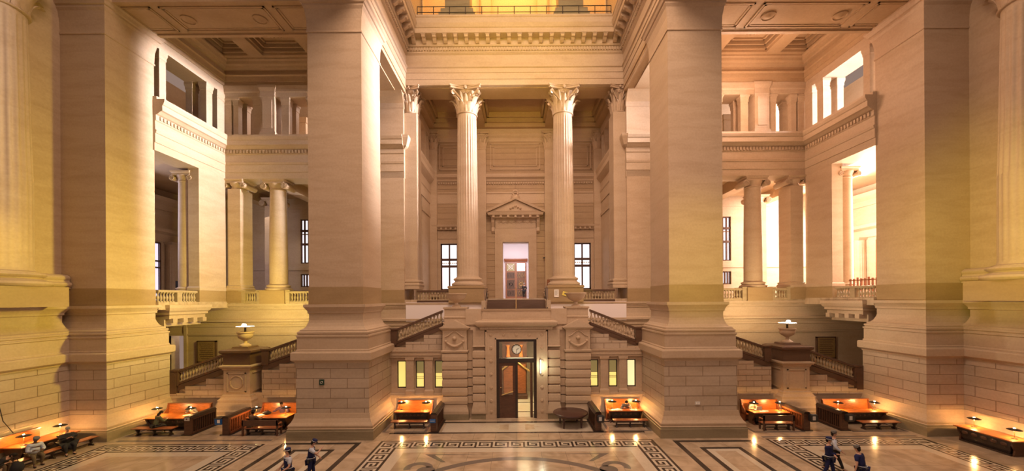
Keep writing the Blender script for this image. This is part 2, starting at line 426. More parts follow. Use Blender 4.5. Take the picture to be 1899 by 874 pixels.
# ------------------------------------------------------------------ great piers
BASE = [(.87, 0), (.87, .50), (.84, .52), (.84, .62), (.80, .66), (.82, .74), (.82, .80), (.70, .95), (.60, 1.15), (.56, 1.36), (.55, 1.42)]
BASE2 = [(.50, 1.42), (.50, 4.22)]
BASE3 = [(.54, 4.22), (.54, 4.30), (.62, 4.34), (.70, 4.42), (.70, 4.80), (.66, 4.86), (.50, 4.88), (.50, 4.95), (.46, 5.0), (.46, 5.66), (.50, 5.70),
         (.50, 5.78), (.42, 5.80), (.42, 5.84), (.46, 5.88), (.46, 5.96), (.36, 6.0), (.36, 6.08), (.22, 6.14), (.12, 6.26), (.04, 6.46),
         (.0, 6.62), (.0, 6.98), (.06, 7.02), (.06, 7.12), (.10, 7.2), (.18, 7.32), (.22, 7.36), (.22, 7.52)]
def base_parts(root, x0, x1, y0, y1):
    MB().rect(x0, x1, y0, y1, BASE[:4]).build('plinth', 'plinth', root)
    MB().rect(x0, x1, y0, y1, BASE[3:]).build('flared_foot', 'stone', root)
    MB().rect(x0, x1, y0, y1, BASE2).build('block_course', 'rustic', root)
    MB().rect(x0, x1, y0, y1, BASE3).build('base_moulding', 'stone', root)
def pier(x0, x1, y0, y1, label, cap=True):
    cx, cy = (x0+x1)/2, (y0+y1)/2
    t = thing('stone_pier', (cx, cy, 0), label, 'pier', 'great square piers of the hall')
    X0, X1, Y0, Y1 = x0-cx, x1-cx, y0-cy, y1-cy
    base_parts(t, X0, X1, Y0, Y1)
    MB().rect(X0, X1, Y0, Y1, [(.02, 7.52), (.02, 8.52)]).build('ochre_band', 'band', t)
    MB().rect(X0, X1, Y0, Y1, [(0, 8.52), (0, 23.1)]).build('shaft', 'shaft', t)
    MB().rect(X0, X1, Y0, Y1, [(.0, 23.1), (.05, 23.12), (.05, 23.2), (.02, 23.24), (.02, 23.34), (.04, 23.9), (.12, 24.4), (.2, 24.55), (.2, 24.66),
        (.28, 24.7), (.34, 24.86), (.42, 24.95), (.42, 25.06)]).build('capital', 'carved', t)
    return t
pier(-11.88, -8.79, 22.89, 26.0, 'great square pier with a small green sign, beside the blue-notice divider')
pier(8.79, 11.88, 22.89, 26.0, 'great square pier with a pale wall socket plate, near the round table')
pier(-27.5, -23.5, 22.89, 26.0, 'corner pier behind the people seated by the wall, in the dim bay')
pier(23.5, 27.5, 22.89, 26.0, 'corner pier with yellow-lit face, beside the bright daylit bay')

# side walls of the hall towards the viewer, on the same moulded base
for s, nm in ((-1, 'wall_left'), (1, 'wall_right')):
    o = MB(s).box(26.07, 28.5, 6, 22.89, 7.52, 31).build(nm, 'shaft'); struct(o, 'tall stone side wall, ' + SIDE[s])
    x0, x1 = (25.6, 28.5)
    a, b_ = (x0, x1) if s > 0 else (-x1, -x0)
    MB().rect(a, b_, 6, 22.5, BASE[:4]).build('plinth', 'plinth', o)
    MB().rect(a, b_, 6, 22.5, BASE[3:]).build('flared_foot', 'stone', o)
    MB().rect(a, b_, 6, 22.5, BASE2).build('block_course', 'rustic', o)
    MB().rect(a, b_, 6, 22.5, BASE3).build('base_moulding', 'stone', o)
    MB().rect(a, b_, 6, 22.9, [(.0, 7.52), (.0, 8.5)]).build('ochre_band', 'band', o)
    pr = [(-.2, 8.5), (.10, 8.5), (.10, 8.6), (.16, 8.64), (.2, 8.74), (.16, 8.84), (.06, 8.88), (.04, 8.98), (.08, 9.05), (.1, 9.14), (.04, 9.22), (-.1, 9.3), (-.47, 9.34), (-.6, 9.34)]
    path = [(25.6, 6), (25.6, 22.95)]
    m = MB(s); m.sweep([(25.6, 22.85), (25.6, 6)], pr); m.build('skirting_moulding', 'stone', o)

# ------------------------------------------------------------------ column makers
def fluted(mb, r0, r1, z0, z1, zc=None, n=24, k=8, depth=.055):
    rings = [(z0, r0*1.03, 0), (z0+.12, r0, 0), (z0+.18, r0, .35)]
    if zc: rings += [(zc-.03, r0*.99, .35), (zc+.03, r0*.99, 1)]
    else: rings[2] = (z0+.18, r0, 1)
    for q in range(1, 5):
        za = (zc or z0) + (z1-.3-(zc or z0))*q/4; u = (za-z0)/(z1-z0)
        rings.append((za, r0 + (r1-r0)*u**1.5, 1))
    rings += [(z1-.2, r1, 0), (z1, r1, 0)]
    vs = []; fs = []; nn = n*k
    for z, r, dp in rings:
        for i in range(nn):
            u = (i % k)/k; a = 2*PI*i/nn
            g = math.sin(PI*(u-.12)/.76) if .12 < u < .88 else 0
            rr = r*(1 - depth*dp*max(0, g)); vs.append((rr*math.cos(a), rr*math.sin(a), z))
    for q in range(len(rings)-1):
        for i in range(nn): j = (i+1) % nn; fs.append((q*nn+i, q*nn+j, (q+1)*nn+j, (q+1)*nn+i))
    mb.add(vs, fs)
def attic_base(mb, r, z0, h):
    prof = [(r*1.42, z0), (r*1.46, z0+h*.05), (r*1.5, z0+h*.18), (r*1.46, z0+h*.32), (r*1.34, z0+h*.36), (r*1.30, z0+h*.42), (r*1.2, z0+h*.5), (r*1.2, z0+h*.58),
            (r*1.28, z0+h*.62), (r*1.33, z0+h*.74), (r*1.28, z0+h*.86), (r*1.14, z0+h*.88), (r*1.12, z0+h*.95), (r*1.03, z0+h)]
    mb.lathe(prof, n=40)
def leaf(mb, ang, r0, z0, h, wd, out, lob=3):
    cs, sn = math.cos(ang), math.sin(ang); nu, nv = 5, 9; front = []; back = []
    for side in (0, 1):
        for v_ in range(nv):
            t = v_/(nv-1)
            rr = r0 + .03 + out*(t**3)*.9 + .05*math.sin(PI*t)
            zz = z0 + h*(t if t < .8 else .8 + (t-.8)*.55 - (t-.8)**2*3.2)
            ww = wd*(.55 + .45*math.sin(PI*min(t*1.05, 1)))*(1 - .22*abs(math.sin(lob*PI*t)))*(1 if t < .85 else 1-(t-.85)*3.5)
            for u in range(nu):
                q = (u/(nu-1)-.5)*2
                r_ = rr + .045*(1-q*q) - side*.05 - .02*abs(q)
                x, y = r_, q*ww/2
                (front if not side else back).append((x*cs - y*sn, x*sn + y*cs, zz))
    n = len(front); fs = []
    for v_ in range(nv-1):
        for u in range(nu-1):
            a = v_*nu+u; fs.append((a, a+1, a+nu+1, a+nu)); fs.append((a+n, a+nu+n, a+nu+1+n, a+1+n))
    for v_ in range(nv-1):
        a = v_*nu; fs.append((a, a+nu, a+nu+n, a+n)); a = v_*nu+nu-1; fs.append((a, a+n, a+nu+n, a+nu))
    for u in range(nu-1):
        a = (nv-1)*nu+u; fs.append((a, a+1, a+1+n, a+n)); fs.append((u, u+n, u+1+n, u+1))
    mb.add(front+back, fs)
def corinthian_capital(mb, r, z0, h):
    mb.lathe([(r, z0), (r*1.1, z0+.02), (r*1.13, z0+.07), (r*1.1, z0+.12), (r*1.0, z0+.14), (r*.92, z0+h*.3), (r*.94, z0+h*.6), (r*1.12, z0+h*.82), (r*1.2, z0+h*.87)], n=32)
    for i in range(8): leaf(mb, 2*PI*i/8 + PI/8, r*.98, z0+.13, h*.42, r*.72, r*.62, 5)
    for i in range(8): leaf(mb, 2*PI*i/8, r*1.0, z0+.13, h*.68, r*.62, r*.95, 5)
    for i in range(8): leaf(mb, 2*PI*i/8 + PI/8, r*1.0, z0+h*.40, h*.44, r*.30, r*.80, 4)
    for i in range(4):
        a = PI/4 + i*PI/2; cs, sn = math.cos(a), math.sin(a)
        for sd in (-1, 1):       # stalks rising to the corner volutes
            pts = []
            for k in range(8):
                t = k/7; rr = r*(1.04 + .80*t**1.6); off = sd*r*.42*(1-t)**1.2
                pts.append((rr*cs - off*sn, rr*sn + off*cs, z0 + h*(.48 + .40*t - .05*t*t)))
            mb.tube(pts, [r*.07 + r*.05*k/7 for k in range(8)], 6)
        pts = []
        for k in range(16):      # spiral
            th = k/15*3.4*PI; q = r*.26*(1-k/19)
            rr = r*1.86 - q*math.sin(th)*.9; pts.append((rr*cs, rr*sn, z0 + h*.76 + q*math.cos(th)))
        mb.tube(pts, [r*.11*(1-k/26) for k in range(16)], 6)
        b_ = i*PI/2; mb.ball((r*1.34*math.cos(b_), r*1.34*math.sin(b_), z0+h*.93), r*.2, 8, 6)
        for sd in (-1, 1):
            pts = []
            for k in range(12):
                th = k/11*3*PI; q = r*.13*(1-k/15); an = b_ + sd*(.16 + q/r*.8*math.sin(th)*sd*1.0)
                pts.append((r*1.22*math.cos(an), r*1.22*math.sin(an), z0+h*.76+q*math.cos(th)))
            mb.tube(pts, r*.05, 5)
    poly = []
    for i in range(4):           # abacus with hollow sides and cut corners
        a0 = PI/4 + i*PI/2; a1 = a0 + PI/2
        p0 = Vector((math.cos(a0), math.sin(a0)))*r*2.25; p1 = Vector((math.cos(a1), math.sin(a1)))*r*2.25
        t_ = (p1-p0).normalized(); p0 = p0 + t_*r*.12; p1 = p1 - t_*r*.12; nrm = Vector((t_.y, -t_.x))
        for k in range(9):
            u = k/8; q = p0.lerp(p1, u) - nrm*r*.42*math.sin(PI*u)**.8; poly.append((q.x, q.y))
    mb.prism(poly, 'z', z0+h*.88, z0+h*.95); mb.prism([(x*1.05, y*1.05) for x, y in poly], 'z', z0+h*.95, z0+h)
def ionic_capital(mb, r, z0, h, square=False):
    mb.lathe([(r, z0), (r*1.06, z0+.03), (r*1.06, z0+.1), (r*1.0, z0+.12), (r*1.02, z0+h*.3), (r*1.22, z0+h*.55), (r*1.24, z0+h*.66)], n=28)
    mb.box(-r*1.42, r*1.42, -r*1.12, r*1.12, z0+h*.62, z0+h*.8)
    for sx_ in (-1, 1):
        cx, cz = sx_*r*1.42, z0+h*.38
        pr = [(cx + r*.42*math.cos(2*PI*i/16), cz + r*.42*math.sin(2*PI*i/16)) for i in range(16)]
        mb.prism(pr, 'y', -r*1.12, r*1.12)
        for sy in (-1, 1):
            pts = []
            for k in range(22):
                th = PI/2 + sx_*k/21*4.4*PI; q = r*.44*(1-k/24); pts.append((cx+q*math.cos(th), sy*r*1.15, cz+q*math.sin(th)))
            mb.tube(pts, r*.05, 5)
    mb.rect(-r*1.35, r*1.35, -r*1.12, r*1.12, [(0, z0+h*.8), (.06, z0+h*.85), (.10, z0+h*.95), (.10, z0+h)])

# two giant columns of the hall sides
def giant():
    t = thing('corinthian_column', (-26.0, 19.9, 0), 'giant fluted column against the wall above the seated people', 'column', 'giant columns of the hall sides')
    MB().box(-1.75, 1.75, -1.75, 1.75, 7.5, 8.55).build('pedestal', 'band', t)
    m = MB(); attic_base(m, 1.3, 8.55, .80); m.build('base', 'stone', t, True)
    m = MB(); fluted(m, 1.30, 1.12, 9.35, 22.4, 14.0); m.build('shaft', 'stone', t, True)
    m = MB(); corinthian_capital(m, 1.12, 22.4, 2.75); m.build('capital', 'carved', t, True)
    return t
g0 = giant()
copy_thing(g0, (26.0, 19.9, 0), 0, 'giant fluted column against the wall above the long wall desk')
# two great columns of the porch
t = thing('corinthian_column', (-3.99, 33.25, 0), 'free-standing fluted column above the portal, on the side of the plain pedestal', 'column', 'porch columns')
MB().box(-1.42, 1.42, -1.30, 1.42, 7.5, 8.62).build('pedestal', 'band', t)
MB().rect(-1.42, 1.42, -1.3, 1.42, [(.0, 8.62), (.06, 8.66), (.06, 8.80), (0, 8.84)]).build('pedestal_cap', 'band', t)
m = MB(); attic_base(m, .90, 8.84, .76); m.build('base', 'stone', t, True)
m = MB(); fluted(m, .90, .78, 9.6, 22.95, 14.1); m.build('shaft', 'stone', t, True)
m = MB(); corinthian_capital(m, .78, 22.95, 2.12); m.build('capital', 'carved', t, True)
copy_thing(t, (3.99, 33.25, 0), 0, 'free-standing fluted column above the portal, its pedestal carrying two paper notices')

# pilasters with Corinthian capitals
CAPM = MB(); corinthian_capital(CAPM, .62, 0, 2.1); capo = CAPM.build('capital', 'carved', None, True); capmesh = capo.data
bpy.data.objects.remove(capo)
def pilaster(x, y, wd, dp, z0, z1, caph, label, nb=True, group='porch pilasters'):
    t = thing('stone_pilaster', (x, y, 0), label, 'pilaster', group)
    MB().rect(-wd/2, wd/2, -dp/2, dp/2, [(.16, z0), (.16, z0+.25), (.2, z0+.3), (.2, z0+.42), (.08, z0+.5), (.14, z0+.58), (.14, z0+.68), (.02, z0+.74), (0, z0+.8)]).build('base', 'stone', t)
    MB().box(-wd/2, wd/2, -dp/2, dp/2, z0+.8, z1-caph).build('shaft', 'stone', t)
    o = bpy.data.objects.new('capital', capmesh); C.objects.link(o); o.parent = t
    o.location = (0, 0, z1-caph); o.scale = (wd/1.30, dp/1.30, caph/2.1)
    return t
for s in (-1, 1):
    w_ = {-1: 'dim', 1: 'bright'}[s]
    pilaster(s*8.55, 33.2, 1.1, 1.5, 8.62, 25.06, 2.1, 'tall pilaster at the porch front corner beside the %s bay' % w_)
    pilaster(s*3.6, 41.35, 1.15, .5, 8.0, 25.06, 1.9, 'pilaster on the porch back wall, between doorway and window, %s side' % w_)
    pilaster(s*8.55, 41.3, .9, .6, 8.0, 25.06, 1.9, 'pilaster in the far porch corner next to the window, %s side' % w_)

# ------------------------------------------------------------------ back walls below gallery level
MOULD = [(o, z) for o, z in BASE3]
def lower_wall(name, x0, x1, hole=None, s=1, label=''):
    m = MB(s)
    if hole:
        m.box(x0, hole[0], 32.4, 33.4, 0, 7.5); m.box(hole[1], x1, 32.4, 33.4, 0, 7.5); m.box(hole[0], hole[1], 32.4, 33.4, hole[2], 7.5)
    else: m.box(x0, x1, 32.4, 33.4, 0, 7.5)
    o = m.build(name, 'stone'); struct(o, label)
    q = MB(s)
    pr = [(-.2, 4.95), (.10, 4.95), (.12, 5.1), (.04, 5.14), (.04, 5.6), (.10, 5.66), (.10, 5.8), (.04, 5.84), (.04, 6.0), (.22, 6.05), (.22, 6.2), (.06, 6.3), (.02, 6.6), (.02, 6.98),
          (.08, 7.05), (.12, 7.2), (.22, 7.35), (.22, 7.5), (-.2, 7.5)]
    q.sweep([(x1, 32.4), (x0, 32.4)] if False else [(x0, 32.4), (x1, 32.4)], pr); q.build('moulding', 'stone', o)
    return o
lower_wall('wall_back_1', 2.6, 29.5, (26.9, 28.2, 5.85), -1, 'back wall under the gallery, dim side')
lower_wall('wall_back_2', 2.6, 29.5, None, 1, 'back wall under the gallery, bright side')
for s, nm in ((-1, 'wall_left_1'), (1, 'wall_right_1')):
    o = MB(s).box(29.5, 30.3, 24, 33.4, 0, 7.5).build(nm, 'stone'); struct(o, 'wall under the side gallery, ' + SIDE[s])
# lit recess behind the small doorway
o = MB(-1).box(26.3, 28.8, 35.2, 35.4, 0, 6.2).build('wall_back_3', 'white_plaster'); struct(o, 'pale wall seen through the small doorway')
lamp('passage_light', 'AREA', (-27.6, 34.2, 5.9), 60, (1, .85, .72), 1.4, 1, (-27.6, 34.6, 2))
m = MB(-1); m.box(26.65, 26.9, 32.25, 32.6, 0, 6.1); m.box(28.2, 28.45, 32.25, 32.6, 0, 6.1); m.box(26.9, 28.2, 32.25, 32.6, 5.85, 6.1)
trim(m, 'stone', 'stone frame of the small doorway')

# ------------------------------------------------------------------ galleries
GF = 7.70
for s in (-1, 1):
    w_ = {-1: 'dim', 1: 'bright'}[s]
    o = MB(s).box(2.6, 40, 32.25, 46, 7.2, GF).build('floor_gallery_%d' % (1 if s < 0 else 2), 'floor'); struct(o, 'gallery floor, %s side' % w_)
    o = MB(s).box(23.3, 40, 26.0, 32.25, 7.2, GF).build('floor_gallery_%d' % (3 if s < 0 else 4), 'floor'); struct(o, 'side gallery floor, %s side' % w_)
    # bracketed cornice under the side balcony
    t = sthing('trim_bracket_cornice', (s*23.4, 29, 7), 'cornice on square brackets under the side balcony of the ' + BAY[s], 'cornice')
    q = MB(s); q.rect(-.1, .8, -2.2, .9, [(.0, -.45), (.0, -.2), (.12, -.15), (.12, .0), (.22, .1), (.30, .3), (.30, .5)]); q.build('cornice_slab', 'stone', t)
    for i in range(4):
        MB(s).box(-.28, .6, -2.1+i*.85, -1.75+i*.85, -.72, -.42).build('bracket', 'stone', t)
    MB(s).box(.25, .8, -2.2, .9, -.95, -.45).build('beam', 'stone', t)
    

# entablature between gallery storeys (z 17.6 - 20.9)
ENT = [(0, 17.6), (.0, 18.1), (.05, 18.12), (.05, 18.7), (.10, 18.74), (.14, 18.9), (.06, 18.95), (.04, 19.5), (.10, 19.56), (.10, 19.9), (.22, 19.95), (.40, 20.1),
       (.52, 20.15), (.52, 20.5), (.58, 20.55), (.66, 20.75), (.66, 20.9), (-1.6, 20.9), (-1.6, 17.6)]
def dentils(mb, a, b_, fixed, along, z0, z1, d0, d1, pitch, sgn=1):
    n = int(abs(b_-a)/pitch)
    for i in range(n):
        p = a + (b_-a)*(i+.2)/n; q = p + pitch*.55*(1 if b_ > a else -1)
        lo, hi = min(p, q), max(p, q)
        if along == 'x': mb.box(lo, hi, min(fixed-d0, fixed-d1), max(fixed-d0, fixed-d1), z0, z1)
        else: mb.box(min(fixed+sgn*d0, fixed+sgn*d1), max(fixed+sgn*d0, fixed+sgn*d1), lo, hi, z0, z1)
for s in (-1, 1):
    w_ = BAY[s]
    t = sthing('trim_entablature', (s*20, 32, 17.6), 'heavy entablature with dentils between the storeys of the ' + w_, 'entablature')
    # travel so that the bay interior is to the right: side wall (towards back) then across
    q = MB(s); path = [(23.4, 25.9), (23.4, 32.2), (8.95, 32.2)]
    # for the +x copy the interior lies to the left of this travel, so mirror the offset
    prof = [(-o, z) for o, z in ENT]
    q.sweep(path, prof); o = q.build('moulded_beam', 'stone', t); o.location = (-s*20, -32, -17.6)
    q = MB(s); dentils(q, 12, 23.2, 32.2, 'x', 19.62, 19.86, .0, .19, .26); dentils(q, 26.1, 32, 23.4, 'y', 19.62, 19.86, 0, -.19, .26)
    o = q.build('dentil_moulding', 'stone', t); o.location = (-s*20, -32, -17.6)
    # rear pier between bay and porch
    t = sthing('wall_rear_pier', (s*10.45, 33.6, 0), 'plain square rear pier behind the great pier, beside the ' + w_, 'pier')
    MB().rect(-1.45, 1.45, -1.4, 1.4, [(.0, 7.5), (.0, 8.55)]).build('ochre_band', 'band', t)
    MB().rect(-1.45, 1.45, -1.4, 1.4, [(.0, 8.55), (0, 19.5), (.06, 19.55), (.06, 19.9), (.3, 20.1), (.40, 20.4), (.5, 20.7), (.5, 20.9), (0, 20.95), (0, 23.2), (.05, 23.25), (.05, 23.5), (.02, 24.4), (.15, 24.6), (.15, 25.06)]).build('shaft', 'shaft', t)
    # side gallery solid pier with opening
    o = MB(s).box(23.4, 24.2, 29.5, 32.2, GF, 17.6).build('wall_side_%d' % (1 if s < 0 else 2), 'shaft'); struct(o, 'plain wall pier of the side gallery, %s' % w_)
    MB(s).rect(23.4, 24.2, 29.5, 32.2, [(.03, 7.5), (.03, 8.55)]).build('ochre_band', 'band', o)
    MB(s).rect(23.4, 24.2, 29.5, 32.2, [(.08, 8.55), (.08, 8.75), (.02, 8.85)]).build('skirting', 'stone', o)
    # corner pilaster with ionic capital, facing the back plane
    # upper screen along the back of the bay
    t = sthing('wall_screen', (s*17, 33, 20.9), 'colonnade screen of short square piers along the top of the ' + w_, 'screen')
    L_ = (-s*17, -33, -20.9)
    q = MB(s); q.box(11.9, 23.4, 32.2, 33.8, 24.15, 25.06); q.sweep([(23.4, 32.2), (11.9, 32.2)], [(.02, 24.15), (-.06, 24.2), (-.06, 24.5), (-.12, 24.6), (-.12, 24.8), (-.16, 25.06), (.1, 25.06)]); o = q.build('lintel', 'stone', t); o.location = L_
    for a, b_ in ((22.9, 23.4), (22.35, 22.75), (20.5, 21.1), (18.25, 18.85), (16.2, 16.75), (15.4, 15.9), (13.2, 13.7)):
        for yy in (32.25, 33.3):
            q = MB(s); q.rect(a, b_, yy, yy+.45, [(.05, 20.9), (.05, 21.1), (0, 21.2), (0, 23.55), (.03, 23.58), (.03, 23.75), (.06, 23.95), (.10, 24.0), (.10, 24.15)])
            o = q.build('short_pier', 'stone', t); o.location = L_
    for a, b_ in ((19.3, 20.45), (14.2, 15.3)):
        q = MB(s); q.rect(a, b_, 32.05, 33.0, [(.08, 20.9), (.08, 21.25), (0, 21.35), (0, 24.1), (.05, 24.15), (.02, 24.3), (.02, 24.6), (.12, 24.85), (.14, 25.06)])
        q.rect(a+.2, b_-.2, 32.0, 32.9, [(0, 21.6), (0, 23.9)])
        o = q.build('main_pier', 'stone', t); o.location = L_
    # upper screen along the side of the bay
    t = sthing('wall_side_screen', (s*24, 29, 20.9), 'square-piered opening high in the side wall of the ' + w_, 'screen')
    L_ = (-s*24, -29, -20.9)
    q = MB(s); q.box(23.4, 25.0, 25.9, 32.2, 24.4, 25.06); o = q.build('lintel', 'stone', t); o.location = L_
    for a, b_ in ((26.3, 26.8), (30.3, 30.9), (31.4, 32.2)):
        for xx in (23.42, 24.5):
            q = MB(s); q.rect(xx, xx+.48, a, b_, [(.05, 20.9), (.05, 21.1), (0, 21.2), (0, 23.8), (.03, 23.84), (.03, 24.0), (.08, 24.2), (.08, 24.4)])
            o = q.build('short_pier', 'stone', t); o.location = L_
    q = MB(s); q.sweep([(23.4, 25.9), (23.4, 32.2)], [(-.0, 20.9), (-.15, 20.9), (-.15, 21.1), (.2, 21.1), (.2, 20.9)]); o = q.build('sill', 'stone', t); o.location = L_
    # top cornice round the bay
    CORN = [(0, 25.06), (-.04, 25.06), (-.04, 25.4), (-.12, 25.42), (-.12, 25.8), (-.22, 25.86), (-.22, 25.95), (-.06, 26.0), (-.06, 26.3), (-.30, 26.38), (-.34, 26.5),
            (-.55, 26.56), (-.60, 26.75), (-.70, 26.85), (-.70, 26.95), (1.6, 26.95), (1.6, 25.06)]
    q = MB(s); q.sweep([(23.4, 25.9), (23.4, 32.2), (11.9, 32.2), (11.9, 25.9)], CORN); trim(q, 'ceil', 'stepped cornice below the coffers of the ' + w_)
    # ceiling of the bay with coffers
    q = MB(s)
    xs = [11.2, 12.9, 15.0, 16.1, 19.7, 20.8, 22.9, 24.2]; ys = [25.5, 27.0, 31.2, 32.6]
    q.box(11.2, 24.2, 25.5, 32.6, 27.7, 28.0)
    for a, b_ in ((11.2, 12.9), (15.0, 16.1), (19.7, 20.8), (22.9, 24.2)): q.box(a, b_, 25.5, 32.6, 26.95, 27.7)
    for a, b_ in ((12.9, 15.0), (16.1, 19.7), (20.8, 22.9)):
        q.box(a, b_, 25.5, 27.0, 26.95, 27.7); q.box(a, b_, 31.2, 32.6, 26.95, 27.7)
        for d, z in ((0, 27.15), (.25, 27.35), (.5, 27.55)):
            e = d+.12
            q.box(a+d, a+e, 27+d, 31.2-d, z, 27.7); q.box(b_-e, b_-d, 27+d, 31.2-d, z, 27.7)
            q.box(a+d, b_-d, 31.2-e, 31.2-d, z, 27.7); q.box(a+d, b_-d, 27+d, 27+e, z, 27.7)
    o = q.build('ceiling_%d' % (1 if s < 0 else 2), 'ceil'); struct(o, 'coffered ceiling of the ' + w_)
    q = MB(s)
    for k in range(24):
        a = 2*PI*k/24; q.ball((17.9+1.0*math.cos(a), 29.1+1.0*math.sin(a), 27.66), .13, 6, 4)
    q.lathe([(.8, 27.7), (.75, 27.55), (.5, 27.5), (.3, 27.4), (.1, 27.38)], 17.9, 29.1, 20)
    q.build('rosette', 'ceil', o, True)
    # great transverse beam between the piers, panelled soffit
    q = MB(s); q.box(11.6, 23.8, 22.95, 26.0, 25.06, 31)
    for (x0, x1) in ((12.2, 14.2), (14.7, 20.9), (21.4, 23.3)):
        for d, z in ((0, 25.0), (.16, 25.03)):
            e = d+.09
            q.box(x0+d, x1-d, 23.4+d, 23.4+e, z, 25.07); q.box(x0+d, x1-d, 25.55-e, 25.55-d, z, 25.07)
            q.box(x0+d, x0+e, 23.4+d, 25.55-d, z, 25.07); q.box(x1-e, x1-d, 23.4+d, 25.55-d, z, 25.07)
    q.box(11.6, 23.8, 22.9, 23.15, 24.95, 25.07); q.box(11.6, 23.8, 25.8, 26.05, 24.95, 25.07)
    o = q.build('ceiling_beam_%d' % (1 if s < 0 else 2), 'ceil'); struct(o, 'panelled soffit beam between the piers, ' + w_)
    for xx in (15.6, 20.0):
        q = MB(s); q.lathe([(.42, 25.07), (.42, 24.99), (.36, 24.97), (.34, 25.02), (.2, 25.0), (.12, 24.95), (.02, 24.93)], xx, 24.5, 24); q.build('rosette', 'ceil', o, True)
    # beam along the depth from great pier to rear pier
    q = MB(s); q.box(8.83, 11.75, 25.9, 32.35, 24.45, 31)
    q.box(8.76, 9.5, 26.02, 32.15, 24.75, 25.04)
    q.box(9.5, 11.2, 26.6, 31.6, 24.36, 24.46)
    o = q.build('ceiling_beam_%d' % (3 if s < 0 else 4), 'ceil'); struct(o, 'beam from great pier to rear pier, beside the ' + w_)
    for zz, yy in ((25.9, 0), ):
        q = MB(s)   # curved haunches at both ends
        for (yb, sg) in ((26.0, 1), (32.2, -1)):
            pts = [(yb-.01*sg, 24.5)] + [(yb + sg*(1.1 - 1.1*math.sin(k/8*PI/2)), 24.5 - 1.6*(1-math.cos(k/8*PI/2))) for k in range(8, -1, -1)][::-1]
            q.prism([(yb, 24.46), (yb, 23.2)] + [(yb + sg*.7*(1-math.cos(k/6*PI/2)), 23.2 + 1.26*math.sin(k/6*PI/2)) for k in range(1, 7)], 'x', 9.0, 11.7)
        q.build('haunch', 'ceil', o)

# ------------------------------------------------------------------ crowning entablature round the open centre
q = MB()
TOP = [(.0, 25.06), (.0, 25.5), (.05, 25.52), (.05, 26.0), (.10, 26.02), (.10, 26.35), (.20, 26.42), (.20, 26.5), (.04, 26.55), (.04, 27.45), (.10, 27.5), (.18, 27.58),
       (.18, 27.66), (.22, 27.68), (.22, 27.95), (.34, 28.0), (.40, 28.1), (.40, 28.55), (1.05, 28.6), (1.05, 28.95), (1.12, 29.0), (1.25, 29.25), (1.25, 29.35),
       (1.1, 29.4), (1.1, 29.75), (1.16, 29.8), (1.16, 29.94), (-2.2, 29.94), (-2.2, 25.06)]
path = [(-8.8, 18), (-8.8, 32.2), (8.8, 32.2), (8.8, 18)]
q.sweep(path, TOP)
to = sthing('trim_crowning', (0, 32, 25), 'great entablature with scrolled brackets and dentils above the porch columns', 'entablature')
o = q.build('moulded_beam', 'stone', to); o.location = (0, -32, -25)
q = MB(); dentils(q, -8.6, 8.6, 32.2, 'x', 27.7, 27.93, .2, .31, .22)
for s in (-1, 1):
    n = 60
    for i in range(n): q.box(*sorted((s*(8.8-.2), s*(8.8-.31))), 18.2+i*.235, 18.33+i*.235, 27.7, 27.93)
o = q.build('dentil_moulding', 'stone', to); o.location = (0, -32, -25); o['kind'] = 'stuff'
def modillion(parent, x, y, rz):
    o = bpy.data.objects.new('scroll_bracket', MODM); C.objects.link(o); o.parent = parent; o.location = (x, y-32, 28.56-25); o.rotation_euler.z = rz
q = MB(); q.prism([(0, 0), (0, -.42), (-.12, -.44), (-.3, -.34), (-.42, -.22), (-.56, -.2), (-.62, -.1), (-.6, 0)], 'x', -.14, .14)
q.box(-.18, .18, -.64, .0, -.05, 0)
mo = q.build('scroll_bracket', 'carved'); MODM = mo.data; bpy.data.objects.remove(mo)
for i in range(20): modillion(to, -7.98 + i*.84, 31.8, 0)
for s in (-1, 1):
    for i in range(15): modillion(to, s*8.4, 30.9 - i*.84, -s*PI/2)
# iron railing and blocks of the storey above
rt = thing('iron_railing', (0, 31.3, 29.94), 'low iron railing running along the very top ledge', 'railing')
q = MB()
for z in (.35, .8): q.tube([(-7.6, 0, z), (7.6, 0, z)], .03, 6)
q.build('rail', 'metal', rt)
for i in range(13): MB().tube([(-7.6+i*15.2/12, 0, 0), (-7.6+i*15.2/12, 0, .82)], .03, 6).build('post', 'metal', rt)
for s, x in ((-1, -4.6), (1, 4.6)):
    t = thing('stepped_block', (x, 33.2, 29.94), 'olive stepped stone block above the top ledge, %s half' % {-1: 'dim', 1: 'bright'}[s], 'block')
    MB().rect(-1.0, 1.0, -.9, .9, [(.6, 0), (.6, .45), (.45, .45), (.45, .8), (.3, .8), (.3, 1.2), (0, 1.2), (0, 5)]).build('body', 'plinth', t)
o = MB().box(-12, 12, 37.5, 38, 29.5, 40).build('wall_upper_back', 'gold'); struct(o, 'golden lit wall of the topmost gallery')
q = MB()
for (a, b_) in ((-8.6, -6.2), (-3.4, 3.4), (6.2, 8.6)):
    q.box(a, b_, 37.3, 37.5, 33.4, 33.5); q.box(a, b_, 37.3, 37.5, 39, 39.1); q.box(a, a+.1, 37.3, 37.5, 33.4, 39.1); q.box(b_-.1, b_, 37.3, 37.5, 33.4, 39.1)
q.build('panel_moulding', 'stone', o)
for a in (-5.2, -2.6, 2.6, 5.2): MB().box(a-.45, a+.45, 37.0, 37.5, 30.5, 40).build('pilaster_strip', 'gold', o)
o = MB().box(-12, 12, 34.4, 38, 29.5, 29.9).build('floor_upper', 'stone'); struct(o, 'floor of the topmost gallery')

